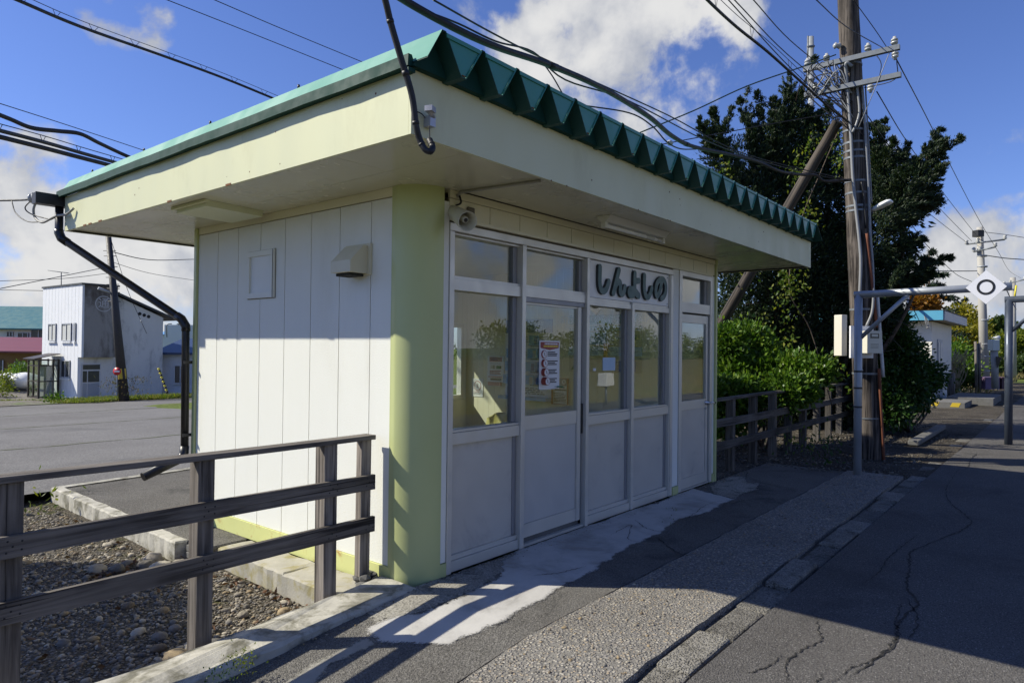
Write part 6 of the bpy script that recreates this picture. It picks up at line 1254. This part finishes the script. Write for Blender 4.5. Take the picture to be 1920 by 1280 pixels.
# annex behind with navy roof
def lowhouse(name, label, u0, u1, vt, ve, vb, d, wallm, roofm, slope=3.0, ridge_inset=0.0, wins=()):
    p0 = dep(u0, vb, d); p1 = dep(u1, vb, d); wv_ = p1-p0; wv_[2] = 0; ww = np.linalg.norm(wv_); ex = wv_/ww; ey = np.array([-ex[1], ex[0], 0]); zb = p0[2]; ze = dep((u0+u1)/2, ve, d)[2]; zt = dep((u0+u1)/2, vt, d)[2]+.4*0
    t = thing(name, lerp(p0, p1, .5), label, 'house'); b = MB(); q = lambda x, y, z: np.array([p0[0], p0[1], 0])+ex*x+ey*y+UZ*z
    b.prism([q(0, .3, zb-.5), q(ww, .3, zb-.5), q(ww, 6, zb-.5), q(0, 6, zb-.5)], UZ*(ze-zb+.5)); b.build('wall', wallm, t); b = MB(); ri = ridge_inset
    b.prism([q(-.3, -.2, ze-.03), q(ww+.3, -.2, ze-.03), q(ww+.3-ri, slope, zt), q(-.3+ri*.0, slope, zt)], UZ*.12); b.prism([q(-.3, slope+.001, zt), q(ww+.3-ri, slope+.001, zt), q(ww+.3, 2*slope+.4, ze-.03), q(-.3, 2*slope+.4, ze-.03)], UZ*.12)
    if ri: b.prism([q(ww+.302, -.2, ze-.03), q(ww+.302, 2*slope+.4, ze-.03), q(ww+.302-ri, slope, zt)], UZ*.12)
    b.build('roof', roofm, t)
    for (ua, ub, va, vb_) in wins:
        xa, xb = [np.dot(dep(u, (va+vb_)/2, d)-p0, ex) for u in (ua, ub)]; za, zc = dep(ua, vb_, d)[2], dep(ua, va, d)[2]; b = MB(); b.prism([q(xa, .22, za), q(xb, .22, za), q(xb, .299, za), q(xa, .299, za)], UZ*(zc-za)); o = b.build('window', winm, t); b = MB(); w = .05
        for x_ in (xa, (xa+xb)/2-w/2, xb-w): b.prism([q(x_, .17, za), q(x_+w, .17, za), q(x_+w, .219, za), q(x_, .219, za)], UZ*(zc-za))
        b.prism([q(xa-.05, .12, za-.1), q(xb+.05, .12, za-.1), q(xb+.05, .219, za-.1), q(xa-.05, .219, za-.1)], UZ*.06); b.build('frame', frame_m, o)
    return t
def ribroof(name, c): 
    m, t_, p_, o_ = newmat(name); w = N(t_, 'ShaderNodeTexWave'); w.inputs['Scale'].default_value = 1.1; w.bands_direction = 'DIAGONAL'; t_.links.new(objco(t_), w.inputs['Vector'])
    t_.links.new(MIX(t_, RAMP(t_, w.outputs['Fac'], .0, .12, .45, 0), MIX(t_, NOISE(t_, objco(t_), .6, 4), tuple(x*.8 for x in c), c), (.01, .01, .02)), p_.inputs['Base Color']); p_.inputs['Roughness'].default_value = .45; return m
lw = mat('house_wall_white', (.66, .67, .68), .8, 0, .06, .6, 0, 0, (.35, .34, .32), .4, .5)
lowhouse('low_annex', 'low pale annex with a navy ribbed roof right of the stained house', 296, 430, 637, 664, 745, 40.5, lw, ribroof('navy_roof', (.035, .06, .13)), 3.6, 0, ((323, 347, 686, 717), (360, 372, 686, 717)))
lowhouse('green_roof_house', 'white house with a teal hipped roof behind the red roof', -90, 88, 571, 617, 700, 58, lw, mat('teal_roof', (.045, .15, .155), .5, 0, .1, .8), 4.5, 0, ((29, 49, 624, 635), (54, 83, 617, 635), (8, 20, 622, 630)))
lowhouse('red_roof_house', 'ochre walled house under a dull red metal roof', -90, 86, 634, 660, 725, 50, mat('ochre_wall', (.17, .10, .03), .85, 0, .15, .6), ribroof('red_roof', (.23, .06, .065)), 3.0, 0, ((23, 42, 678, 690), (-20, 2, 675, 700)))
lowhouse('blue_roof_house', 'distant building with a light blue roof right of the stained house', 300, 372, 612, 628, 660, 95, lw, mat('light_blue_roof', (.16, .36, .62), .5, 0, .05, .6), 5, 0)
b = MB(); c = dep(350, 626, 80); b.obox(c, cam_r*1.6, cam_f*2, UZ*1.0); tag(b.build('flat_white_block', lw), 'white flat roofed block before the light blue roof', 'building')
spruce(342, 650, 602, 105, 3.0, 'small dark fir standing above the light blue roof', needle2, 2500)
b = MB(); b.tube([dep(313, 632, 70), dep(312, 610, 70), dep(316, 607, 70), dep(322, 607, 70)], .05, 6); tag(b.build('far_street_lamp', galv), 'thin curved street lamp before the light blue roof', 'street lamp')
# leaning pole with stripes and a lamp arm
p0 = dep(233, 752, 33.5); p1 = dep(203, 440, 33.5); t = thing('leaning_pole', p0, 'dark leaning utility pole with a yellow and black band', 'utility pole'); MB().tube([p0, p1], [.235, .125], 14).build('shaft', mat('tarred_pole', (.035, .032, .033), .6, 0, .2, 4), t)
def lp(v): k = (v-752)/(440-752); return lerp(p0, p1, k)
m, t_, p_, o_ = newmat('stripe_band'); w = N(t_, 'ShaderNodeTexWave'); w.inputs['Scale'].default_value = 2.6; w.bands_direction = 'DIAGONAL'; mp_ = N(t_, 'ShaderNodeMapping'); mp_.inputs['Scale'].default_value = (1, 1, 0); t_.links.new(objco(t_), mp_.inputs[0]); t_.links.new(mp_.outputs[0], w.inputs['Vector']); t_.links.new(MIX(t_, RAMP(t_, w.outputs['Fac'], .45, .55, 0, 1, False), (.02, .018, .015), (.60, .42, .03)), p_.inputs['Base Color'])
b = MB(); b.tube([lp(710), lp(691)], .232, 14, 0, False); b.build('striped_band', m, t)
b = MB(); b.tube([lp(551), dep(184, 540, 33.0)], [.05, .07], 8); b.build('lamp_arm', galv_w, t); b = MB()
for v in (470, 480, 500, 520, 533, 541, 548, 565): q = lp(v); b.tube([q-cam_r*.32, q+cam_r*.30], .018, 5)
b.build('step_bolt', blk, t)
cable('line_wire', [(204, 500, 33.5), (120, 517, 30), (-10, 543, 26)], .016, 'wire leaving the leaning pole to the left', 'wire'); cable('line_wire', [(205, 471, 33.5), (280, 487, 36), (368, 486, 40)], .022, 'thick wire from the leaning pole towards the building', 'wire'); cable('line_wire', [(206, 490, 33.5), (280, 512, 36), (368, 526, 40)], .012, 'thin wire from the leaning pole towards the building', 'wire'); cable('line_wire', [(205, 512, 33.5), (120, 522, 30), (-10, 527, 26)], .012, 'second thin wire left of the leaning pole', 'wire'); cable('line_wire', [(-10, 543, 40), (40, 544, 40), (85, 545, 40)], .018, 'dark wire ending at the flat roof of the house', 'wire')
cable('stay_wire', [(209, 452, 33.5), (238, 540, 34), (265, 603, 34.5), (275, 625, 35)], .012, 'stay wire falling across the stained wall'); b = MB(); b._lathe(dep(265, 602, 34.4), (0, 0, 1), [(-.06, .02), (0, .07), (.06, .02)], 8); tag(b.build('stay_insulator', porc), 'small white insulator on the stay wire by the stained wall', 'insulator')
b = MB(); A, B_ = dep(297, 690, 34), dep(314, 737, 34)
for k in range(12): b.tube([lerp(A, B_, k/12), lerp(A, B_, (k+1)/12)], .06, 8, k % 2)
tag(b.build('guy_guard', [MATS['guard_yellow'], blk]), 'slanting yellow and black guy guard in the grass verge', 'guard')
t = thing('stop_sign', dep(220, 735, 33), 'small round red sign beside the leaning pole', 'sign'); MB().tube([dep(221, 742, 33), dep(219, 690, 33)], .03, 6).build('post', galv, t); b = MB(); c = dep(219.5, 696, 32.8); b._lathe(c, -cam_f, [(0, .19), (.02, .19), (.021, 0)], 18, 0); b.obox(c-cam_f*.025, cam_r*.13, cam_f*.002, UZ*.035, 1); b.build('disc', [mat('sign_red', (.50, .02, .03), .4), white], t)
# tv aerial, bags, planter
b = MB(); a = dep(115, 536, 38); b.tube([a, dep(115, 511, 38)], .025, 5); b.tube([dep(98, 508, 38), dep(128, 512, 38)], .02, 5)
for u in (98, 101, 104, 110, 116, 122): q = dep(u, 508+(u-98)*.13, 38); b.tube([q-UZ*.0-cam_f*.3-cam_r*.05, q+cam_f*.3+cam_r*.05], .012, 4)
tag(b.build('tv_aerial', galv), 'television aerial on the flat roof of the corner house', 'aerial')
for k, (u, lab) in enumerate(((20, 'white bulk bag left of the porch'), (48, 'white bulk bag nearest the glazed porch'))):
    v, f = ico(2); q = dep(u, 714, 43); P = v*np.array([.9, .8, .52])*(1+NR.uniform(-.07, .07, (len(v), 1)))+q; o = meshnp('bulk_bag', P, f, mat('bag_white', (.70, .71, .72), .7, 0, .05, 3), None, True); tag(o, lab, 'bag', 'bulk bags')
for i, (bl, lab, m, n) in enumerate([([(8, 715, 42, 16), (25, 700, 44, 10)], 'shrubs behind the bulk bags', yelg, 1200), ([(35, 697, 44, 12), (28, 708, 43, 8)], 'yellowish shrub above the bulk bags', bushm, 900), ([(8, 735, 38, 10), (-8, 730, 38, 14), (-40, 725, 40, 20)], 'weeds at the left edge by the gravel yard', yelg, 1000), ([(103, 752, 33.5, 5), (108, 750, 33.5, 4)], 'small shrub in front of the porch', bushm, 300)]):
    far('yard_shrub', lab, bl, n, .16, .08, m, 'shrub')
for u, v, lab in ((215, 735, 'reddish dry weeds left of the leaning pole'), (252, 738, 'tall dry weeds right of the leaning pole')):
    n = 160; q = np.stack([NR.normal(0, .35, n), NR.normal(0, .3, n), NR.uniform(0, .9, n)], -1)+dep(u, 742, 33.6); wt = thing('dry_weed', dep(u, 742, 33.6), lab, 'weed'); foliage('foliage', q, NR.normal(size=(n, 3))*.5+np.array([0, 0, 1]), NR.uniform(.08, .2, n), NR.uniform(.02, .05, n), leafmat('dry_weed_leaf', [(.16, .10, .05), (.22, .17, .06), (.12, .15, .04)], .3), wt)
# grass on the verge
n = 24000; uu = NR.uniform(-30, 372, n); dd = NR.uniform(31.8, 35.2, n); P = np.array([dep(u, 750, d) for u, d in zip(uu, dd)]); P[:, 2] = lz(0, 0)-np.maximum(0, np.minimum(P[:, 1], 38)-6)*.0402+.03
k = (P[:, 1] > 32.0+np.sin(P[:, 0]*1.3)*.6) & ((uu > 95) | (dd > 34.4)) & (NR.uniform(0, 1, n) < np.clip((uu-60)/120, .25, 1)); P = P[k]; n = len(P)
stuff(foliage('grass', P, NR.normal(size=(n, 3))*np.array([.5, .5, .1])+np.array([0, 0, .8]), NR.uniform(.12, .38, n)*np.clip(.6+(P[:, 0]-9)*.12, .5, 1.3), NR.uniform(.02, .05, n), grm, None))
# small tree left of the fence, out of frame, whose shade lies on the gravel bed
bush('shade_tree', 'small round tree growing in the gravel bed left of the fence', 'tree', [(V3(x_, y_, z_), V3(r_, r_, r_*.8)) for x_, y_, z_, r_ in ((-2.95, 4.95, 2.25, .40), (-2.85, 4.42, 2.2, .26), (-3.3, 4.3, 2.3, .6), (-3.5, 3.45, 2.25, .42), (-3.9, 3.6, 2.3, .62), (-3.9, 4.7, 2.3, .75), (-3.5, 5.3, 2.3, .5))], 36000, .10, .06, bush2, .08)
